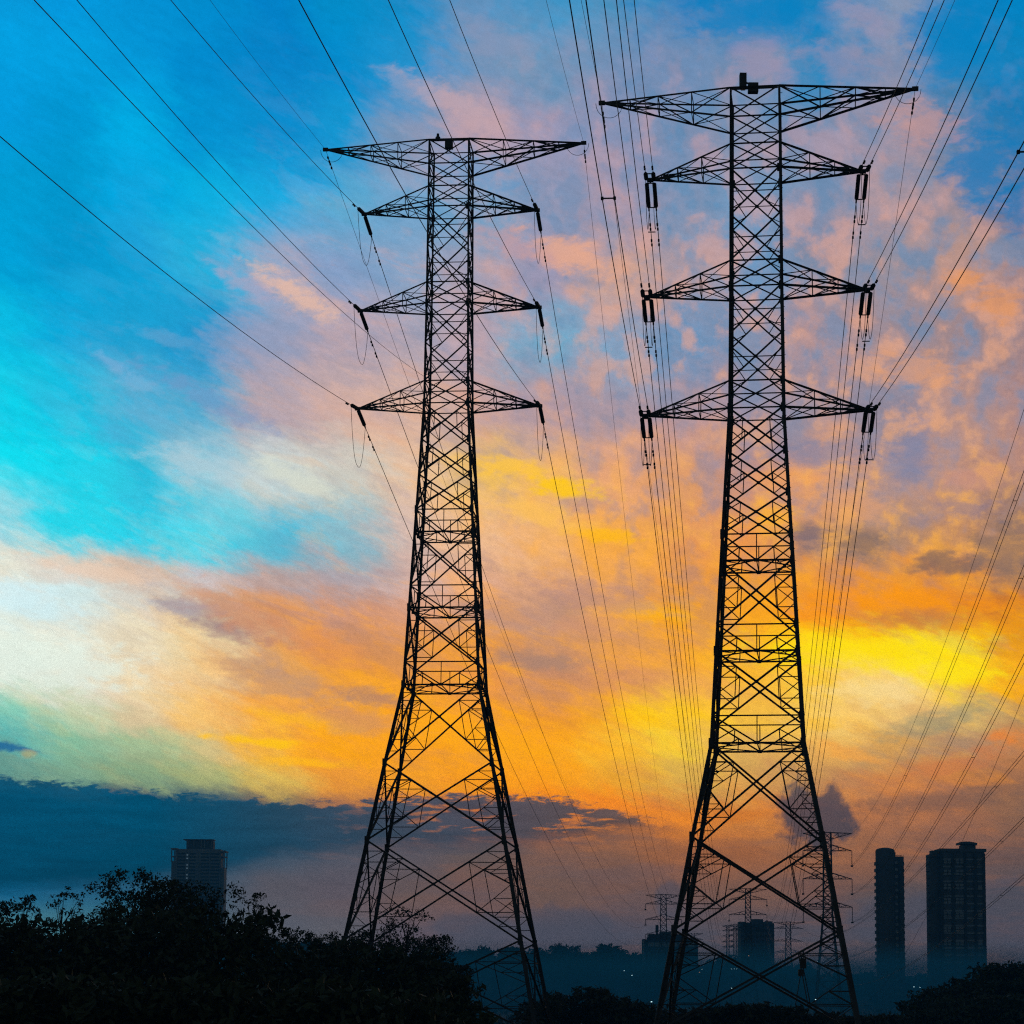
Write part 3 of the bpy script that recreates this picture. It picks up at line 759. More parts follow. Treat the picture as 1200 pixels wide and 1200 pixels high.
for tw, tips in (('L', tipL), ('R', tipR)):
    for key in ('peak', 'upper', 'middle', 'lower'):
        for side in (-1, 1):
            P = tips[(key, side)]
            nm = f'{names[key]} {sides[side]} arm of {which[tw]}'
            hd, a, k = solve_near(P, AZN, *near_px[(tw, key, side)])
            if key == 'peak':
                P0 = P + Vector((0, 0, 0.15)); hn = P0; hf = P0
            end = 250.0
            npts = [P + hd * s_ + Vector((0, 0, a * s_ + k * s_ * s_)) for s_ in np.concatenate([[0, 2.7 if tw == 'R' else 3.4], np.linspace(10, end, 40)])]
            Q = far_tower[tw][(lvl[key], side)] - Vector((0, 0, 0 if key == 'peak' else 2.2))
            hf_, L, sag, raw = solve_span(P, Q, *far_px[(tw, key, side)])
            sag = 16.0 if tw == 'L' else 22.0
            DBG.append((tw, key, side, round(a, 3), round(raw, 1), round(sag, 1)))
            t0 = S_L[tw] / L
            fpts = [span_pt(P, Q, sag, t) for t in [0, t0] + list(np.linspace(t0 * 2.2, 1, 60))]
            if key == 'peak':
                wire('earth_wire', npts, R_EARTH, f'thin earth wire toward the viewer from {nm}', 'thin earth wires at the pylon tops')
                wire('earth_wire', fpts, R_EARTH * 1.2, f'thin earth wire into the distance from {nm}', 'thin earth wires at the pylon tops', dampers=(1.5, 2.6))
                # bonding loop under the tip
                m = MB(); m.tube([P + Vector((math.cos(q) * -0.9 * side - 0.5 * side, 0.1, -abs(math.sin(q)) * 1.0)) for q in np.linspace(0, math.pi, 12)], 0.02, 5)
                o = m.build('bonding_lead', CABLE, None, origin=P); tag(o, f'thin lead looped under the {nm}', 'lead', 'bonding leads at the pylon tops')
                continue
            twin = tw == 'R'
            dn = (npts[1] - npts[0]); df = (fpts[1] - fpts[0])
            Ln = dn.length; Lf = df.length
            string_set(P, dn, Ln, twin, f'{"paired" if twin else "single"} insulator at {nm}, pointing toward the viewer', 'insulators at the arm tips')
            string_set(P, df, Lf, twin, f'{"paired" if twin else "single"} insulator at {nm}, pointing away from the viewer', 'insulators at the arm tips')
            sn = dn.cross(Vector((0, 0, 1))).normalized(); sf_ = df.cross(Vector((0, 0, 1))).normalized()
            for o_ in ((-0.25, 0.25) if twin else (0.0,)):
                tl = 'one of the twin wires' if twin else 'single wire'
                wire('power_line', npts[1:], R_NEAR, f'{tl} toward the viewer from {nm}', 'wires on the near spans', sn * o_, dampers=(2.0,))
                wire('power_line', fpts[1:], R_FAR, f'{tl} into the valley from {nm}', 'wires on the far spans', sf_ * o_, dampers=(2.2, 4.6))
            # jumper loops joining both spans below the arm
            a_, b_ = npts[1], fpts[1]
            for o_ in ((-0.25, 0.25) if twin else (0.0,)):
                depth = (2.5 if twin else 3.7) * random.Random(hash((tw, key, side)) % 97).uniform(0.9, 1.1)
                pts = []
                for t in np.linspace(0, 1, 22):
                    p_ = a_.lerp(b_, t); p_.z -= depth * (1 - abs(2 * t - 1) ** 2.6)
                    sdv = sn.lerp(-sf_, t)
                    pts.append(p_ + sn * o_)
                wire('jumper_cable', pts, 0.019, f'{"one of two jumper cables" if twin else "jumper cable"} looping below {nm}', 'jumper loops below the arms', cat='cable')
            if twin:
                pj = a_.lerp(b_, 0.72); pj.z -= (2.5) * (1 - abs(2 * 0.72 - 1) ** 2.6)
                m = MB(); m.bar(pj - sn * 0.25, pj + sn * 0.25, 0.06); o = m.build('jumper_spacer', STEEL, None, origin=pj)
                tag(o, f'short spacer bar across the jumper loop below {nm}', 'spacer', 'jumper loop spacers')
for d in DBG: print('WIRE', d)

# the odd wire that passes the middle left arm of the farther pylon and is made off on its body
P = WL(-hw_at(Z[445]) , -hw_at(Z[445]), Z[445] + 0.3)
hd, a, k = solve_near(P, math.atan((700 - 600) / F_PX), 40, 0, 0.0002)
wire('power_line', [P + hd * s_ + Vector((0, 0, a * s_ + k * s_ * s_)) for s_ in np.linspace(0, 230, 40)], 0.014, 'single wire slanting past the middle left arm to the body of the farther pylon', 'wires on the near spans')

# bundle spacers
def spacer_at(tw, key, side, px, py, label):
    P = (tipL if tw == 'L' else tipR)[(key, side)]
    hd, a, k = solve_near(P, AZN, *near_px[(tw, key, side)])
    s_ = min(np.linspace(5, 200, 800), key=lambda q: abs(proj(P + hd * q + Vector((0, 0, a * q + k * q * q)))[1] - py))
    c = P + hd * s_ + Vector((0, 0, a * s_ + k * s_ * s_)); sn = hd.cross(Vector((0, 0, 1))).normalized()
    m = MB(); m.bar(c - sn * 0.235, c + sn * 0.235, 0.05)
    for q in (-0.25, 0.25): m.bar(c + sn * q - hd * 0.07, c + sn * q + hd * 0.07, 0.11)
    tag(m.build('bundle_spacer', STEEL, None, origin=c), label, 'spacer', 'spacers on the twin wires')
spacer_at('R', 'lower', -1, 713, 232, 'spacer bar joining two thick twin wires between the two pylons')
spacer_at('R', 'lower', 1, 1196, 178, 'spacer bar on the twin wires cut by the right edge of the picture')

# the second line on the right: wires down to the tallest distant pylon and the faint one
tC, tD = PC[1], PD[1]
right_line = [
 (tC[(1, 1)], 4.6, (1232, 470, 230), (1124, 760), True, 'twin wires from right edge to tallest distant pylon, highest of three'),
 (tC[(2, 1)], 4.6, (1240, 568, 230), (1162, 760), True, 'twin wires from right edge to tallest distant pylon, middle of three'),
 (tC[(3, 1)], 4.6, (1245, 680, 230), (1155, 860), True, 'twin wires from right edge to tallest distant pylon, lowest of three'),
 (tC[(0, 1)], 0.0, (1230, 385, 230), (1130, 690), False, 'thin earth wire descending from the right edge to the top of the tallest distant pylon'),
 (tD[(1, 1)], 0.0, (1250, 822, 260), (1103, 994), True, 'twin wires past both high-rises to the faint pylon, highest of three'),
 (tD[(0, 1)], 0.0, (1240, 712, 260), (1129, 983), False, 'thin earth wire crossing behind the wide high-rise toward the faint pylon'),
 (tD[(2, 1)], 0.0, (1260, 898, 260), (1154, 1005), True, 'twin wires past both high-rises to the faint pylon, middle of three'),
 (tD[(3, 1)], 0.0, (1260, 972, 260), (1154, 1066), True, 'twin wires past both high-rises to the faint pylon, lowest of three'),
]
for tip, drop, (qx, qy, qd), mid, twin, label in right_line:
    P = tip - Vector((0, 0, drop)); Q = at(qx, qy, qd)
    hd, L, sag, raw = solve_span(P, Q, *mid, lo=3, hi=70)
    print('RLINE', label[:30], round(raw, 1))
    pts = [span_pt(P, Q, sag, t) for t in np.linspace(0, 1.38, 66)]
    sn = hd.cross(Vector((0, 0, 1))).normalized()
    for o_ in ((-0.24, 0.24) if twin else (0,)):
        wire('power_line' if twin else 'earth_wire', pts, 0.036 if twin else 0.028, ('one of the ' + label) if twin else label, 'wires of the line on the right', sn * o_)
    if twin:
        for sp in (0.52, 0.80, 0.93):
            c = span_pt(P, Q, sag, sp); px_, py_ = proj(c)
            if px_ < 1198:
                tag(MB().bar(c - sn * 0.24, c + sn * 0.24, 0.07).build('bundle_spacer', STEEL, None, origin=c), 'tiny spacer on ' + label, 'spacer', 'spacers on the twin wires of the right line')

# hanging suspension strings of the distant pylons
for (PT, nmx, hl) in ((PC, 'tallest distant pylon', 4.6), (PB, 'distant pylon before boxy block', 2.4), (PA, 'distant pylon above low building', 2.2)):
    for i, lv in ((1, 'upper'), (2, 'middle'), (3, 'lower')):
        for side in (-1, 1):
            t = PT[1][(i, side)]
            root = thing('suspension_insulator', t, f'thin insulator hanging from {lv} {sides[side]} arm of {nmx}', 'insulator', 'hanging insulators of distant pylons')
            m = MB(); disc_string(m, t, t - Vector((0, 0, hl - 0.4)), 0.17, 0.06, 0.2); m.build('disc_stack', PORC, root)
            m = MB(); c = t - Vector((0, 0, hl)); m.box(c, 0.7, 0.4, 0.5); m.bar(c, c + Vector((0, 0, 0.5)), 0.1); m.build('clamp', STEEL, root)

# ------------------------------------------------------------------ trees
def leaf_mesh(name, centres, radii, per, size, seed, m, parent=None, origin=Vector((0, 0, 0)), squash=0.8):
    r = np.random.default_rng(seed)
    V = []
    for c, R in zip(centres, radii):
        n = max(12, int(per * (R ** 2)))
        d = r.normal(size=(n, 3)); d /= np.linalg.norm(d, axis=1)[:, None]
        rad = R * (r.random(n) ** 0.55)
        pos = np.array(c)[None, :] + d * rad[:, None] * np.array([1, 1, squash])
        a = r.normal(size=(n, 3)); a /= np.linalg.norm(a, axis=1)[:, None]
        b = np.cross(a, r.normal(size=(n, 3))); b /= np.linalg.norm(b, axis=1)[:, None]
        s_ = size * r.uniform(0.6, 1.4, n)[:, None]
        q = np.stack([pos - a * s_, pos + b * s_ * 0.42, pos + a * s_, pos - b * s_ * 0.42], axis=1)
        V.append(q.reshape(-1, 3))
    V = np.concatenate(V) - np.array(origin)
    nq = len(V) // 4
    me = bpy.data.meshes.new(name)
    me.vertices.add(len(V)); me.vertices.foreach_set('co', V.astype(np.float32).ravel())
    me.loops.add(nq * 4); me.loops.foreach_set('vertex_index', np.arange(nq * 4, dtype=np.int32))
    me.polygons.add(nq); me.polygons.foreach_set('loop_start', np.arange(0, nq * 4, 4, dtype=np.int32))
    me.update(calc_edges=True)
    me.materials.append(m)
    o = bpy.data.objects.new(name, me); COL.objects.link(o)
    if parent: o.parent = parent
    else: o.location = origin
    return o

def tree(px, ytop, wpx, D, label, seed, cat='tree', name='tree', group='trees on the near rise', dens=160, leaf=0.13, low=0.35, airy=1.0, m=None, flat=0.0):
    r = random.Random(seed)
    top = at(px, ytop, D); s_ = D / F_PX
    bz = gh(top.x, top.y); H = top.z - bz; Rw = wpx * s_ / 2
    base = Vector((top.x, top.y, bz))
    root = thing(name, base, label, cat, group)
    trunk = MB(); lean = Vector((r.uniform(-.05, .05), r.uniform(-.05, .05), 1))
    n = 7; tp = [base + lean * (H * 0.86 * i / n) + Vector((r.uniform(-.1, .1), r.uniform(-.1, .1), 0)) * (i > 0) for i in range(n + 1)]
    tr = max(0.06, H * 0.018)
    trunk.tube(tp, [tr * (1 - 0.85 * i / n) for i in range(n + 1)], 7)
    cs, rs = [], []
    nl = int(15 + Rw * 5.0)
    for i in range(nl):
        f = low + (0.97 - low) * (i + r.random()) / nl
        st = tp[min(n, int(f * n * 0.95))]
        q_ = (f - low) / (1 - low); prof = (0.62 + 0.38 * min(1, q_ * 2.2)) * math.sqrt(max(0.12, 1 - max(0, (q_ - 0.62) / 0.40) ** 2))
        if flat: prof = 0.55 + 0.45 * f
        ang = r.uniform(0, 2 * math.pi) if i % 3 else r.choice((0.2, 2.9, -0.3, 3.4))
        reach = Rw * prof * r.uniform(0.45, 1.0)
        tipz = bz + H * f + r.uniform(-0.03, 0.03) * H
        rc = max(0.35, Rw * r.uniform(0.24, 0.40) * airy)
        tip = Vector((base.x + math.cos(ang) * reach, base.y + math.sin(ang) * reach, min(tipz, top.z - rc * 0.7)))
        mid = st.lerp(tip, 0.5) + Vector((0, 0, -0.06 * reach))
        trunk.tube([st, mid, tip], [tr * 0.32, tr * 0.2, tr * 0.06], 5)
        cs.append(tuple(tip)); rs.append(rc); cs.append(tuple(mid)); rs.append(rc * 0.95)
        for q in range(2):
            e = tip + Vector((r.uniform(-1, 1), r.uniform(-1, 1), r.uniform(-0.7, 0.9))) * rc * 1.5
            e.z = min(e.z, top.z - rc * 0.3)
            trunk.tube([tip, e], [tr * 0.06, tr * 0.03], 4)
            cs.append(tuple(e)); rs.append(rc * r.uniform(0.45, 0.8))
    cs.append((top.x + r.uniform(-.3, .3) * Rw, top.y, top.z - 0.5)); rs.append(0.55)
    trunk.build('trunk', BARK, root)
    leaf_mesh('crown', cs, rs, dens, leaf, seed, m or LEAF, root, base)
    return root

T = [
 (-14,1056,80,150,'dark tree cut by the left edge of the picture',{}),
 (27,1046,56,160,'airy tree with sky showing through, nearest the left edge',dict(airy=0.75, dens=110)),
 (78,1040,60,165,'airy pointed tree between the left edge and the broad tree',dict(airy=0.75, dens=110)),
 (118,1071,70,142,'low round tree filling the dip left of the broad tree',{}),
 (160,1020,100,150,'broad tallest tree with a ragged top, left of the old high-rise',dict(airy=1.05)),
 (222,1033,96,158,'spreading tree standing in front of the old high-rise',dict(airy=1.05)),
 (290,1045,66,155,'round tree immediately right of the old high-rise',dict(airy=0.8, dens=110)),
 (318,1072,60,148,'dense tree on the slope falling right from the round tree',{}),
 (352,1088,54,172,'low spiky tree in the gap left of the farther pylon',{}),
 (392,1093,62,196,'flat-topped low tree at the left leg of the farther pylon',dict(flat=1)),
 (432,1088,56,205,'small tree between the left legs of the farther pylon',{}),
 (474,1063,66,204,'taller leafy tree poking up inside the farther pylon',dict(airy=1.1, dens=55)),
 (500,1096,72,208,'layered tree with drooping boughs inside the farther pylon',dict(flat=1)),
 (526,1130,58,206,'lowest tree of the dark clump inside the farther pylon',{}),
]
for i, (px, yt, w, D, lab, kw) in enumerate(T):
    tree(px, yt, w, D, lab, 100 + i, **kw)
Bsh = [(-30,1072,130,118),(40,1078,120,122),(108,1074,110,118),(178,1064,120,124),(248,1068,120,120),(308,1086,80,124),(366,1105,100,128),(432,1103,104,132),(482,1110,92,130),(518,1140,76,128),(545,1166,54,128),
       (-10,1150,150,84),(75,1146,150,86),(160,1150,150,84),(245,1148,150,86),(330,1150,150,84),(415,1152,150,86),(482,1162,120,88),(545,1188,80,90)]
ord_ = ['first','second','third','fourth','fifth','sixth','seventh','eighth','ninth','tenth','eleventh']
for i, (px, yt, w, D) in enumerate(Bsh):
    row = 'rear' if i < 11 else 'front'
    k = i if i < 11 else i - 11
    tree(px, yt, w, D, f'black bush in the {row} row of the dark thicket, {ord_[k]} from the left edge', 300 + i, cat='bush', name='bush', group=f'{row} row of dark bushes', low=0.08, dens=42, leaf=0.24, airy=1.35)
Rt = [(1192,1131,96,335,'tall dark tree cut by the right edge of the picture'),(1150,1148,76,330,'round dark tree second from the right edge, left of the tall one'),
      (1112,1158,66,325,'round dark tree lying just below the wide high-rise'),(1088,1174,56,318,'low dark tree at the left end of the right-hand clump'),
      (1150,1172,90,300,'wide low tree in front of the right-hand clump'),(1190,1168,80,296,'wide low tree in the bottom right corner'),(1108,1184,76,296,'lowest tree along the bottom of the right-hand clump')]
for i, (px, yt, w, D, lab) in enumerate(Rt):
    tree(px, yt, w, D, lab, 500 + i, group='dark tree clump on the right', dens=20, leaf=0.40, low=0.15, airy=1.15)
Mb = [(632,1172,46,262),(662,1164,44,268),(694,1158,52,266),(724,1166,50,262),(752,1176,46,258),(784,1184,44,252),(818,1182,44,250),(850,1178,46,246),(884,1176,46,246),(918,1180,48,244),(956,1188,48,242),(1000,1192,50,250),(1046,1190,50,262)]
mw = ['at the right foot of the farther pylon','just right of the farther pylon foot','with the tallest tip between the two pylons','right of the tallest tip between the pylons','halfway between the two pylons','left of the nearer pylon foot',
      'at the left foot of the nearer pylon','first inside the nearer pylon from the left','second inside the nearer pylon from the left','third inside the nearer pylon from the left','fourth inside the nearer pylon from the left','at the right foot of the nearer pylon','between the nearer pylon and the right-hand trees']
for i, ((px, yt, w, D), lab) in enumerate(zip(Mb, mw)):
    tree(px, yt, w, D, 'dark scrubby bush on the bottom edge ' + lab, 600 + i, cat='bush', name='bush', group='scrub along the bottom edge', low=0.02, dens=34, leaf=0.30, airy=1.3, m=LEAF2)

# far wood on the ridge: one mass
r = random.Random(5); cs, rs = [], []
for i in range(620):
    D = r.choice((r.uniform(1000, 1500), r.uniform(1380, 1500), r.uniform(1440, 1520)))
    px = r.uniform(-40, 1240) if D > 1300 else r.uniform(300, 1240)
    x = (px - 600) / F_PX * D; bz = gh(x, D)
    H = r.uniform(6, 13) if r.random() < 0.8 else r.uniform(12, 17)
    if px > 960: H *= 0.75
    R = H * r.uniform(0.28, 0.48)
    cs.append((x, D, bz + H - R * 0.9)); rs.append(R)
    cs.append((x, D, bz + R * 0.4)); rs.append(R * 1.1)
    for k in range(5):
        a = r.uniform(0, 6.28); cs.append((x + math.cos(a) * R * 0.8, D + math.sin(a) * R * 0.8, bz + H * r.uniform(0.35, 0.85))); rs.append(R * r.uniform(0.45, 0.75))
o = leaf_mesh('far_wood', cs, rs, 5.5, 1.15, 5, LEAF, None, Vector((0, 1200, 0)), 0.9)
tag(o, 'dark misty wood along the far ridge behind the valley', 'wood', None, 'stuff')
# valley scrub, also one mass
cs, rs = [], []
for i in range(500):
    D = r.uniform(420, 1000); x = (r.uniform(300, 1260) - 600) / F_PX * D; R = r.uniform(1.0, 3.0)
    cs.append((x, D, gh(x, D) + R * 0.5)); rs.append(R)
o = leaf_mesh('valley_scrub', cs, rs, 8, 0.6, 6, LEAF2, None, Vector((0, 700, 0)), 0.7)
tag(o, 'low scrub scattered over the misty valley floor', 'scrub', None, 'stuff')

# ------------------------------------------------------------------ buildings
def bpx(D): return D / F_PX
def floors(m, x0, x1, y0, y1, z0, z1, pitch, out=0.5, th=0.35):
    z = z0
    while z < z1:
        m.box(((x0 + x1) / 2, (y0 + y1) / 2, z), x1 - x0 + 2 * out, y1 - y0 + 2 * out, th); z += pitch

def wide_highrise():
    D = 1020.0; X = lambda px: (px - 600) / F_PX * D - 0
    def P(px, py): return at(px, py, D)
    zz = lambda y: at(1120, y, D).z
    xl, xr = P(1088.5, 1060).x, P(1154.5, 1060).x
    cx = (xl + xr) / 2; bz = gh(cx, D) - 2
    root = thing('apartment_tower', Vector((cx, D, bz)), 'wide dark high-rise with a curved rooftop canopy, right of the slim one', 'high-rise', 'high-rise blocks')
    s_ = bpx(D); dep = 12.0; xl += 1.2
    body_l = P(1103, 1000).x; yb0 = D; yb1 = D + dep
    m = MB(); m.box(((body_l + xr) / 2, D + dep / 2, (bz + zz(997.5)) / 2), xr - body_l, dep, zz(997.5) - bz)
    m.build('main_block', CONC2, root)
    m = MB(); m.box(((xl + body_l) / 2, D + dep / 2 + 1.5, (bz + zz(1004)) / 2), body_l - xl - 0.01, dep - 2, zz(1004) - bz)
    m.build('side_wing', CONC2, root)
    # balcony edges: serrated outline on both sides
    z = bz + 20
    while z < zz(1008):
        MB().box((xl - 0.15, D + dep / 2, z), 0.7, dep * 0.6, 1.5).build('balcony', CONC2, root); MB().box((xr + 0.15, D + dep / 2, z), 0.7, dep * 0.6, 1.5).build('balcony', CONC2, root); z += 3.1
    m = MB()
    for px in (1103.5, 1117, 1131, 1143, 1153.5):
        x = P(px, 1060).x; m.box((x, D - 0.45, (bz + zz(1000)) / 2), 1.1, 0.9, zz(1000) - bz)
    m.build('pilasters', WALLD, root)
    m = MB(); z = bz + 6
    while z < zz(1006):
        m.box(((body_l + xr) / 2, D - 0.15, z), xr - body_l - 1.2, 0.3, 0.7); z += 3.25
    m.build('floor_bands', CONC, root)
    for y in (1009, 1022.5, 1039, 1055.5, 1072, 1089, 1105):
        for px, w in ((1110, 8.5), (1124.5, 9.5)):
            c = P(px, y); f = MB(); f.box((c.x, D - 0.28, zz(y)), w * s_, 0.5, 6.0 * s_); wnd = f.build('window', PANE, root)
            b = MB(); b.box((c.x, D - 0.6, zz(y)), w * s_ + 0.3, 0.16, 0.25); b.box((c.x, D - 0.6, zz(y)), 0.25, 0.16, 6 * s_); b.build('glazing_bar', WALLD, wnd)
    for y in (1040, 1072, 1105):
        c = P(1148.5, y); MB().box((c.x, D - 0.28, zz(y)), 5 * s_, 0.5, 5 * s_).build('window', PANE, root)
    m = MB(); m.box(((P(1103, 1000).x + xr) / 2, D + dep / 2, zz(996.3)), xr - body_l + 1.6, dep + 1.2, 1.4); m.build('parapet', CONC2, root)
    m = MB(); m.box(((xl + body_l) / 2, D + dep / 2, zz(1002.5)), body_l - xl + 0.8, dep - 3, 1.2)
    m.box((P(1100, 1000).x, D + 6, zz(999.5)), 5, 6, 2.4)
    m.build('stepped_roof', CONC2, root)
    ph = MB(); ph.box(((P(1129, 990).x + P(1144.5, 990).x) / 2, D + 6, zz(993)), (1144.5 - 1129) * s_, 8, 7 * s_); pho = ph.build('penthouse', CONC2, root)
    c = MB(); xs = np.linspace(P(1126, 990).x, P(1145.5, 990).x, 12)
    prev = None
    for i, x in enumerate(xs):
        t = i / 11; z = zz(987.2 + 1.2 * (2 * t - 0.75) ** 2)
        if prev: c.bar((prev[0], D + 6, prev[1]), (x, D + 6, z), 11.0, 1.0)
        prev = (x, z)
    c.build('canopy', CONC2, pho)
wide_highrise()

def slim_highrise():
    D = 1040.0; s_ = bpx(D)
    zz = lambda y: at(1044, y, D).z; X = lambda px: at(px, 1060, D).x
    cx = X(1044); bz = gh(cx, D) - 2
    root = thing('apartment_tower', Vector((cx, D, bz)), 'slim dark high-rise with a rounded top, between the nearer pylon and the wide one', 'high-rise', 'high-rise blocks')
    x0, x1, x2 = X(1027.5), X(1050.5), X(1061.5); rr = (x1 - x0) / 2; c0 = (x0 + x1) / 2 + 0.5
    pts = [(c0 + rr * math.cos(t), D + 5.8 + rr * 1.05 * math.sin(t)) for t in np.linspace(0, 2 * math.pi, 17)[:-1]]
    m = MB(); m.prism(pts, bz, zz(996)); m.build('round_bay', CONC2, root)
    m = MB(); m.box(((x0 + x1) / 2 + 1.2, D + 9, (bz + zz(998)) / 2), x1 - x0 - 1.0, 8, zz(998) - bz); m.build('rear_block', CONC2, root)
    m = MB(); m.box(((x1 + x2) / 2 - 0.6, D + 9, (bz + zz(1003)) / 2), x2 - x1 + 1.2, 10, zz(1003) - bz); m.build('side_wing', CONC2, root)
    m = MB(); pr_ = [(0, rr * 0.92), (0.5, rr * 0.92), (0.9, rr * 0.72), (1.25, rr * 0.4), (1.4, 0.01)]
    m.lathe((c0, D + 5.8, zz(996)), (c0, D + 5.8, zz(996) + 3), pr_, 18); m.build('dome_roof', CONC2, root)
    z = bz + 20
    while z < zz(1007):
        MB().box((x0 + 0.58, D + 6, z), 0.6, 5, 1.5).build('balcony', CONC2, root); MB().box((x2 + 0.05, D + 8, z), 0.6, 6, 1.5).build('balcony', CONC2, root); z += 3.1
    for px in (1049.8, 1055):
        MB().box((X(px), D + 3.9, (bz + zz(1006)) / 2), 0.7, 0.6, zz(1006) - bz).build('pilaster', WALLD, root)
    # stair windows up the front
    m = MB(); z = bz + 8
    while z < zz(1010):
        m.box((X(1052.4), D + 3.9, z), 1.5, 0.5, 1.2); z += 3.1
    m.build('stair_glazing', PANE, root)
    m = MB()
    for q in range(7): m.bar((X(1052) + q * 0.62, D + 6, zz(1003)), (X(1052) + q * 0.62, D + 6, zz(1001)), 0.15)
    m.bar((X(1052), D + 8, zz(1001)), (X(1061), D + 8, zz(1001)), 0.18); m.build('roof_railing', STEEL, root)
slim_highrise()

def old_highrise():
    D = 2200.0; s_ = bpx(D)
    zz = lambda y: at(231, y, D).z; X = lambda px: at(px, 1020, D).x
    cx = X(231); bz = gh(cx, D) - 2; dep = 22
    root = thing('apartment_tower', Vector((cx, D, bz)), 'high-rise above the left trees with open corner frames and a flat rooftop slab', 'high-rise', 'high-rise blocks')
    xl, xr = X(200), X(263)
    m = MB(); m.box(((X(206) + X(258)) / 2, D + dep / 2, (bz + zz(995)) / 2), X(258) - X(206), dep, zz(995) - bz); m.build('main_block', CONC, root)
    m = MB(); m.box(((X(200.5) + X(206)) / 2, D + dep / 2, (bz + zz(1009)) / 2), X(206) - X(200.5), dep - 2, zz(1009) - bz)
    m.box(((X(258) + X(262.5)) / 2, D + dep / 2, (bz + zz(1016)) / 2), X(262.5) - X(258), dep - 2, zz(1016) - bz); m.build('side_bays', CONC, root)
    m = MB()
    for a, b, y1 in ((199.5, 207, 1010), (257, 264, 1017)):
        m.box(((X(a) + X(b)) / 2, D + dep / 2, zz(994.7 if a < 220 else 997.3)), X(b) - X(a), dep, 1.2)
        for px in (a + 1, b - 1.5):
            for yy in (1, dep - 1): m.box((X(px), D + yy, (zz(996) + zz(y1)) / 2), 0.9, 0.9, zz(996) - zz(y1))
        m.box(((X(a) + X(b)) / 2, D + dep / 2, zz(1003.5)), X(b) - X(a) - 0.6, dep - 1, 0.6)
    m.build('corner_frames', CONC, root)
    ph = MB(); ph.box(((X(217) + X(248.5)) / 2, D + dep / 2, (zz(995) + zz(985)) / 2), X(248.5) - X(217), dep * 0.6, zz(985) - zz(995)); pho = ph.build('penthouse', CONC2, root)
    MB().box(((X(213.5) + X(249)) / 2, D + dep / 2, zz(983.6)), X(249) - X(213.5), dep * 0.75, 0.7).build('roof_slab', CONC2, pho)
    m = MB()
    for px in (219, 226, 234.5, 238.5, 247): m.box((X(px), D + 3.6, (zz(985) + zz(992)) / 2), 0.8, 0.8, zz(984.5) - zz(994))
    m.build('penthouse_posts', CONC, pho)
    for a, b in ((208, 217), (222, 229), (235, 245), (247, 257)):
        m = MB(); z = bz + 5
        while z < zz(998): m.box(((X(a) + X(b)) / 2, D - 0.1, z), X(b) - X(a), 0.5, 1.3); z += 3.15
        m.build('window_grid', WALLD, root)
    m = MB()
    for px in (207, 217.5, 221, 232, 245.5, 257.5): m.box((X(px), D - 0.5, (bz + zz(996)) / 2), 0.8, 0.8, zz(996) - bz)
    m.build('pilasters', CONC, root)
    z = zz(1033); k = 0
    while z < zz(997):
        MB().box((X(219.2), D - 0.35, z), 1.3, 0.5, 1.1).build('stair_window', LITB if k % 3 else PANE, root); z += 3.15; k += 1
old_highrise()

def low_building():
    D = 1250.0
    zz = lambda y: at(786, y, D).z; X = lambda px: at(px, 1105, D).x
    cx = X(786); bz = gh(cx, D) - 1
    root = thing('low_building', Vector((cx, D, bz)), 'low flat-roofed building under the distant pylon, left of the nearer big pylon', 'building')
    m = MB(); m.box(((X(755) + X(818)) / 2, D + 12, (bz + zz(1101)) / 2), X(818) - X(755), 24, zz(1101) - bz); m.build('lower_block', WALLD, root)
    m = MB(); m.prism([(X(758), D + 2), (X(816), D + 2), (X(812), D + 20), (X(762), D + 20)], zz(1100.9), zz(1098.5)); m.build('setback_storey', WALLD, root)
    m = MB(); m.box((X(783), D + 11, zz(1097)), X(806) - X(762), 14, 3.6 * D / F_PX); m.box((X(781), D + 11, zz(1095)), 6, 6, 3); m.build('roof_house', WALLD, root)
    m = MB()
    for px in (752.5, 756): 
        m.bar((X(px), D - 1, bz), (X(px), D - 1, zz(1101)), 0.35)
    for y in (1101, 1106, 1111): m.bar((X(752.5), D - 1, zz(y)), (X(756), D - 1, zz(y)), 0.3)
    m.build('scaffold_frame', STEEL, root)
    m = MB(); m.bar((X(771), D + 8, zz(1098)), (X(771), D + 8, zz(1084)), 0.5); m.box((X(771), D + 8, zz(1088)), 1.6, 1.2, 4.0); m.box((X(771), D + 8, zz(1092.5)), 1.0, 1.0, 3.0); m.build('roof_mast', STEEL, root)
    for i, px in enumerate((763, 771, 780, 790, 800, 810)):
        MB().box((X(px), D - 0.1, zz(1107)), 3.4, 0.6, 2.2).build('window', PANE, root)
low_building()

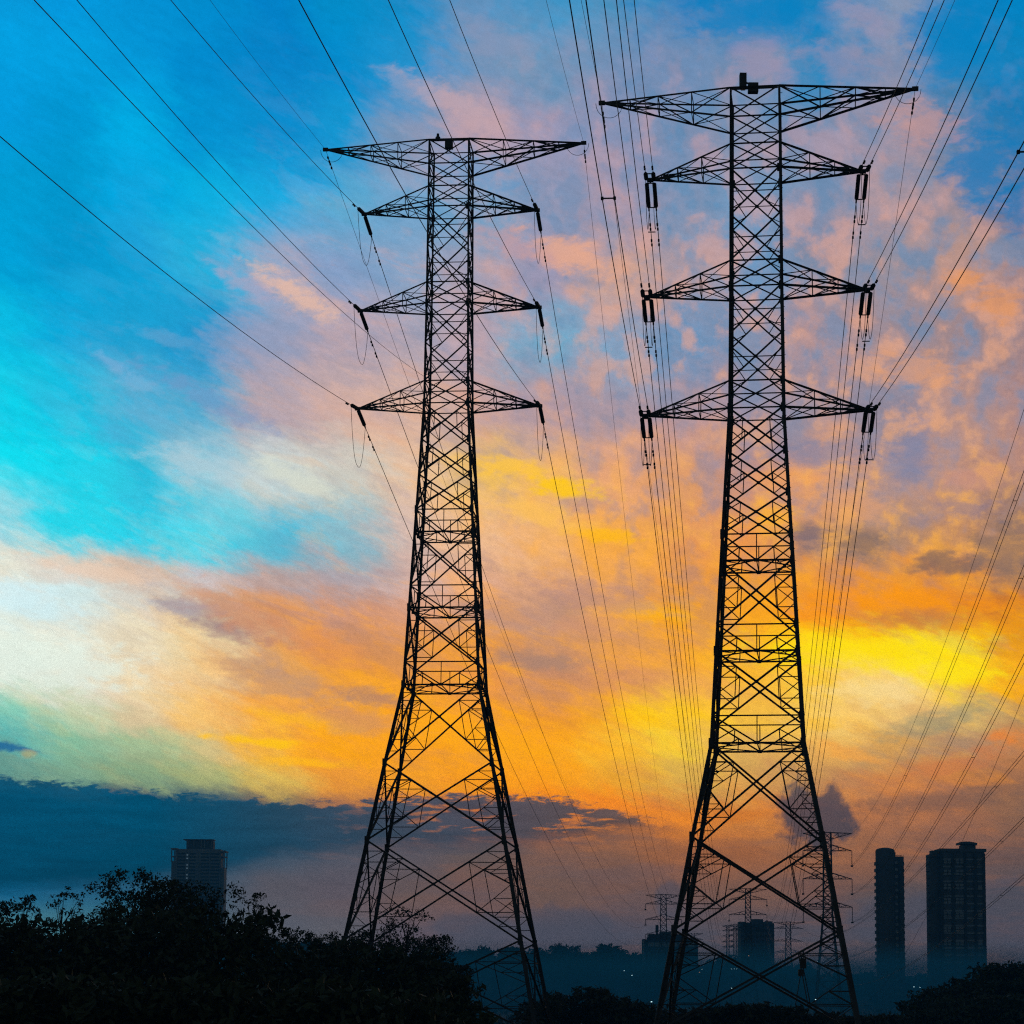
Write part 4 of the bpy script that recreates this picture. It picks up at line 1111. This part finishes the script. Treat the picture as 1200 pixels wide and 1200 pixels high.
def boxy_block():
    D = 1400.0
    zz = lambda y: at(886, y, D).z; X = lambda px: at(px, 1100, D).x
    cx = X(886); bz = gh(cx, D) - 1
    root = thing('office_block', Vector((cx, D, bz)), 'boxy hazy block with a roof house, seen between the legs of the nearer pylon', 'building')
    m = MB(); m.box(((X(868) + X(907)) / 2, D + 10, (bz + zz(1081.5)) / 2), X(907) - X(868), 20, zz(1081.5) - bz); m.build('main_block', CONC2, root)
    m = MB(); m.box(((X(882.5) + X(895.5)) / 2, D + 10, zz(1079.3)), X(895.5) - X(882.5), 10, 5 * D / F_PX); m.build('roof_house', CONC2, root)
    m = MB(); m.box(((X(898) + X(906)) / 2, D + 10, zz(1080.5)), X(906) - X(898), 16, 1.2); m.box((X(871), D + 10, zz(1080.8)), 4, 8, 1.0); m.build('parapet', CONC2, root)
    m = MB(); z = bz + 4
    while z < zz(1084):
        for a in range(7): m.box((X(870.5 + a * 5.6), D - 0.1, z), 1.9, 0.4, 1.3)
        z += 3.1
    m.build('window_grid', WALLD, root)
    m = MB()
    for a in range(8): m.box((X(868.3 + a * 5.5), D - 0.3, (bz + zz(1082)) / 2), 0.5, 0.6, zz(1082) - bz)
    m.build('pilasters', CONC2, root)
boxy_block()

# ------------------------------------------------------------------ lamps in the valley
lamps = [(740.5,1143,880,'c','brightest street lamp in the misty valley between the pylons'),(731.5,1137.5,1000,'c','dim street lamp up-left of the brightest one between the pylons'),(763.5,1174,420,'c','bright yard lamp low down left of the nearer pylon foot'),
 (822.5,1136,950,'c','cool street lamp just inside the left leg of the nearer pylon'),(820,1139.5,940,'w','warm orange street lamp just inside the left leg of the nearer pylon'),(635,1145.5,930,'c','dim lamp at the right foot of the farther pylon'),
 (857,1135.5,950,'c','left lamp of a short row of three inside the nearer pylon'),(860.5,1135.5,950,'c','middle lamp of a short row of three inside the nearer pylon'),(863.5,1135.5,950,'c','right lamp of a short row of three inside the nearer pylon'),
 (857.5,1158,620,'c','single lamp below the row of three inside the nearer pylon'),(956,1171.5,430,'c','brightest lamp near the right leg of the nearer pylon'),(958.5,1127,1050,'c','dim lamp behind the right leg of the nearer pylon'),
 (877.5,1120,1180,'w','warm lamp at the foot of the boxy block'),(1071,1156.5,640,'c','left lamp beside the right-hand dark trees'),(1078,1157,640,'c','right lamp beside the right-hand dark trees'),(1089.5,1121,1150,'c','cool lamp at the foot of the wide high-rise')]
for px, py, D, kd, lab in lamps:
    p = at(px, py, D); bz = gh(p.x, p.y); s_ = D / F_PX
    if p.z < bz + 1.5: bz = p.z - 4.0
    root = thing('street_lamp', Vector((p.x, p.y, bz)), lab, 'lamp', 'street lamps in the valley')
    m = MB(); m.tube([Vector((p.x, p.y + 0.3, bz)), Vector((p.x, p.y + 0.3, p.z + 0.3)), Vector((p.x, p.y - 0.2, p.z + 0.45))], [0.12, 0.08, 0.06], 6); m.build('pole', STEEL, root)
    w = s_ * (1.9 if 'bright' in lab else 1.25)
    m = MB(); m.lathe((p.x, p.y, p.z - w * 0.35), (p.x, p.y, p.z + 1), [(0, 0.02), (w * 0.12, w * 0.4), (w * 0.4, w * 0.5), (w * 0.62, w * 0.32), (w * 0.7, 0.02)], 10)
    m.build('lamp_head', LITC if kd == 'c' else LITW, root)

# ------------------------------------------------------------------ haze and valley mist
def vol_box(name, lo, hi, dens, col, aniso, label):
    c = (Vector(lo) + Vector(hi)) / 2; m = MB(); m.box(c, hi[0] - lo[0], hi[1] - lo[1], hi[2] - lo[2])
    mt = bpy.data.materials.new(name); mt.use_nodes = True; t = mt.node_tree
    for n in list(t.nodes): t.nodes.remove(n)
    v = t.nodes.new('ShaderNodeVolumePrincipled'); v.inputs['Density'].default_value = dens; v.inputs['Color'].default_value = (*col, 1); v.inputs['Anisotropy'].default_value = aniso
    ou = t.nodes.new('ShaderNodeOutputMaterial'); t.links.new(v.outputs[0], ou.inputs['Volume'])
    o = m.build(name, mt, None, origin=c); tag(o, label, name, None, 'stuff'); return o
vol_box('haze', (-1320, -270, -6.0), (1320, HAZE_FAR, HAZE_TOP), HAZE_D, (0.02, 0.29, 0.62), 0.0, 'thin bluish evening haze filling the air over the valley')
vol_box('mist', (-900, 480, -5.0), (1000, 1330, 19.0), 0.0027, (0.05, 0.58, 1.0), 0.0, 'low blue mist lying on the valley floor below the ridge')
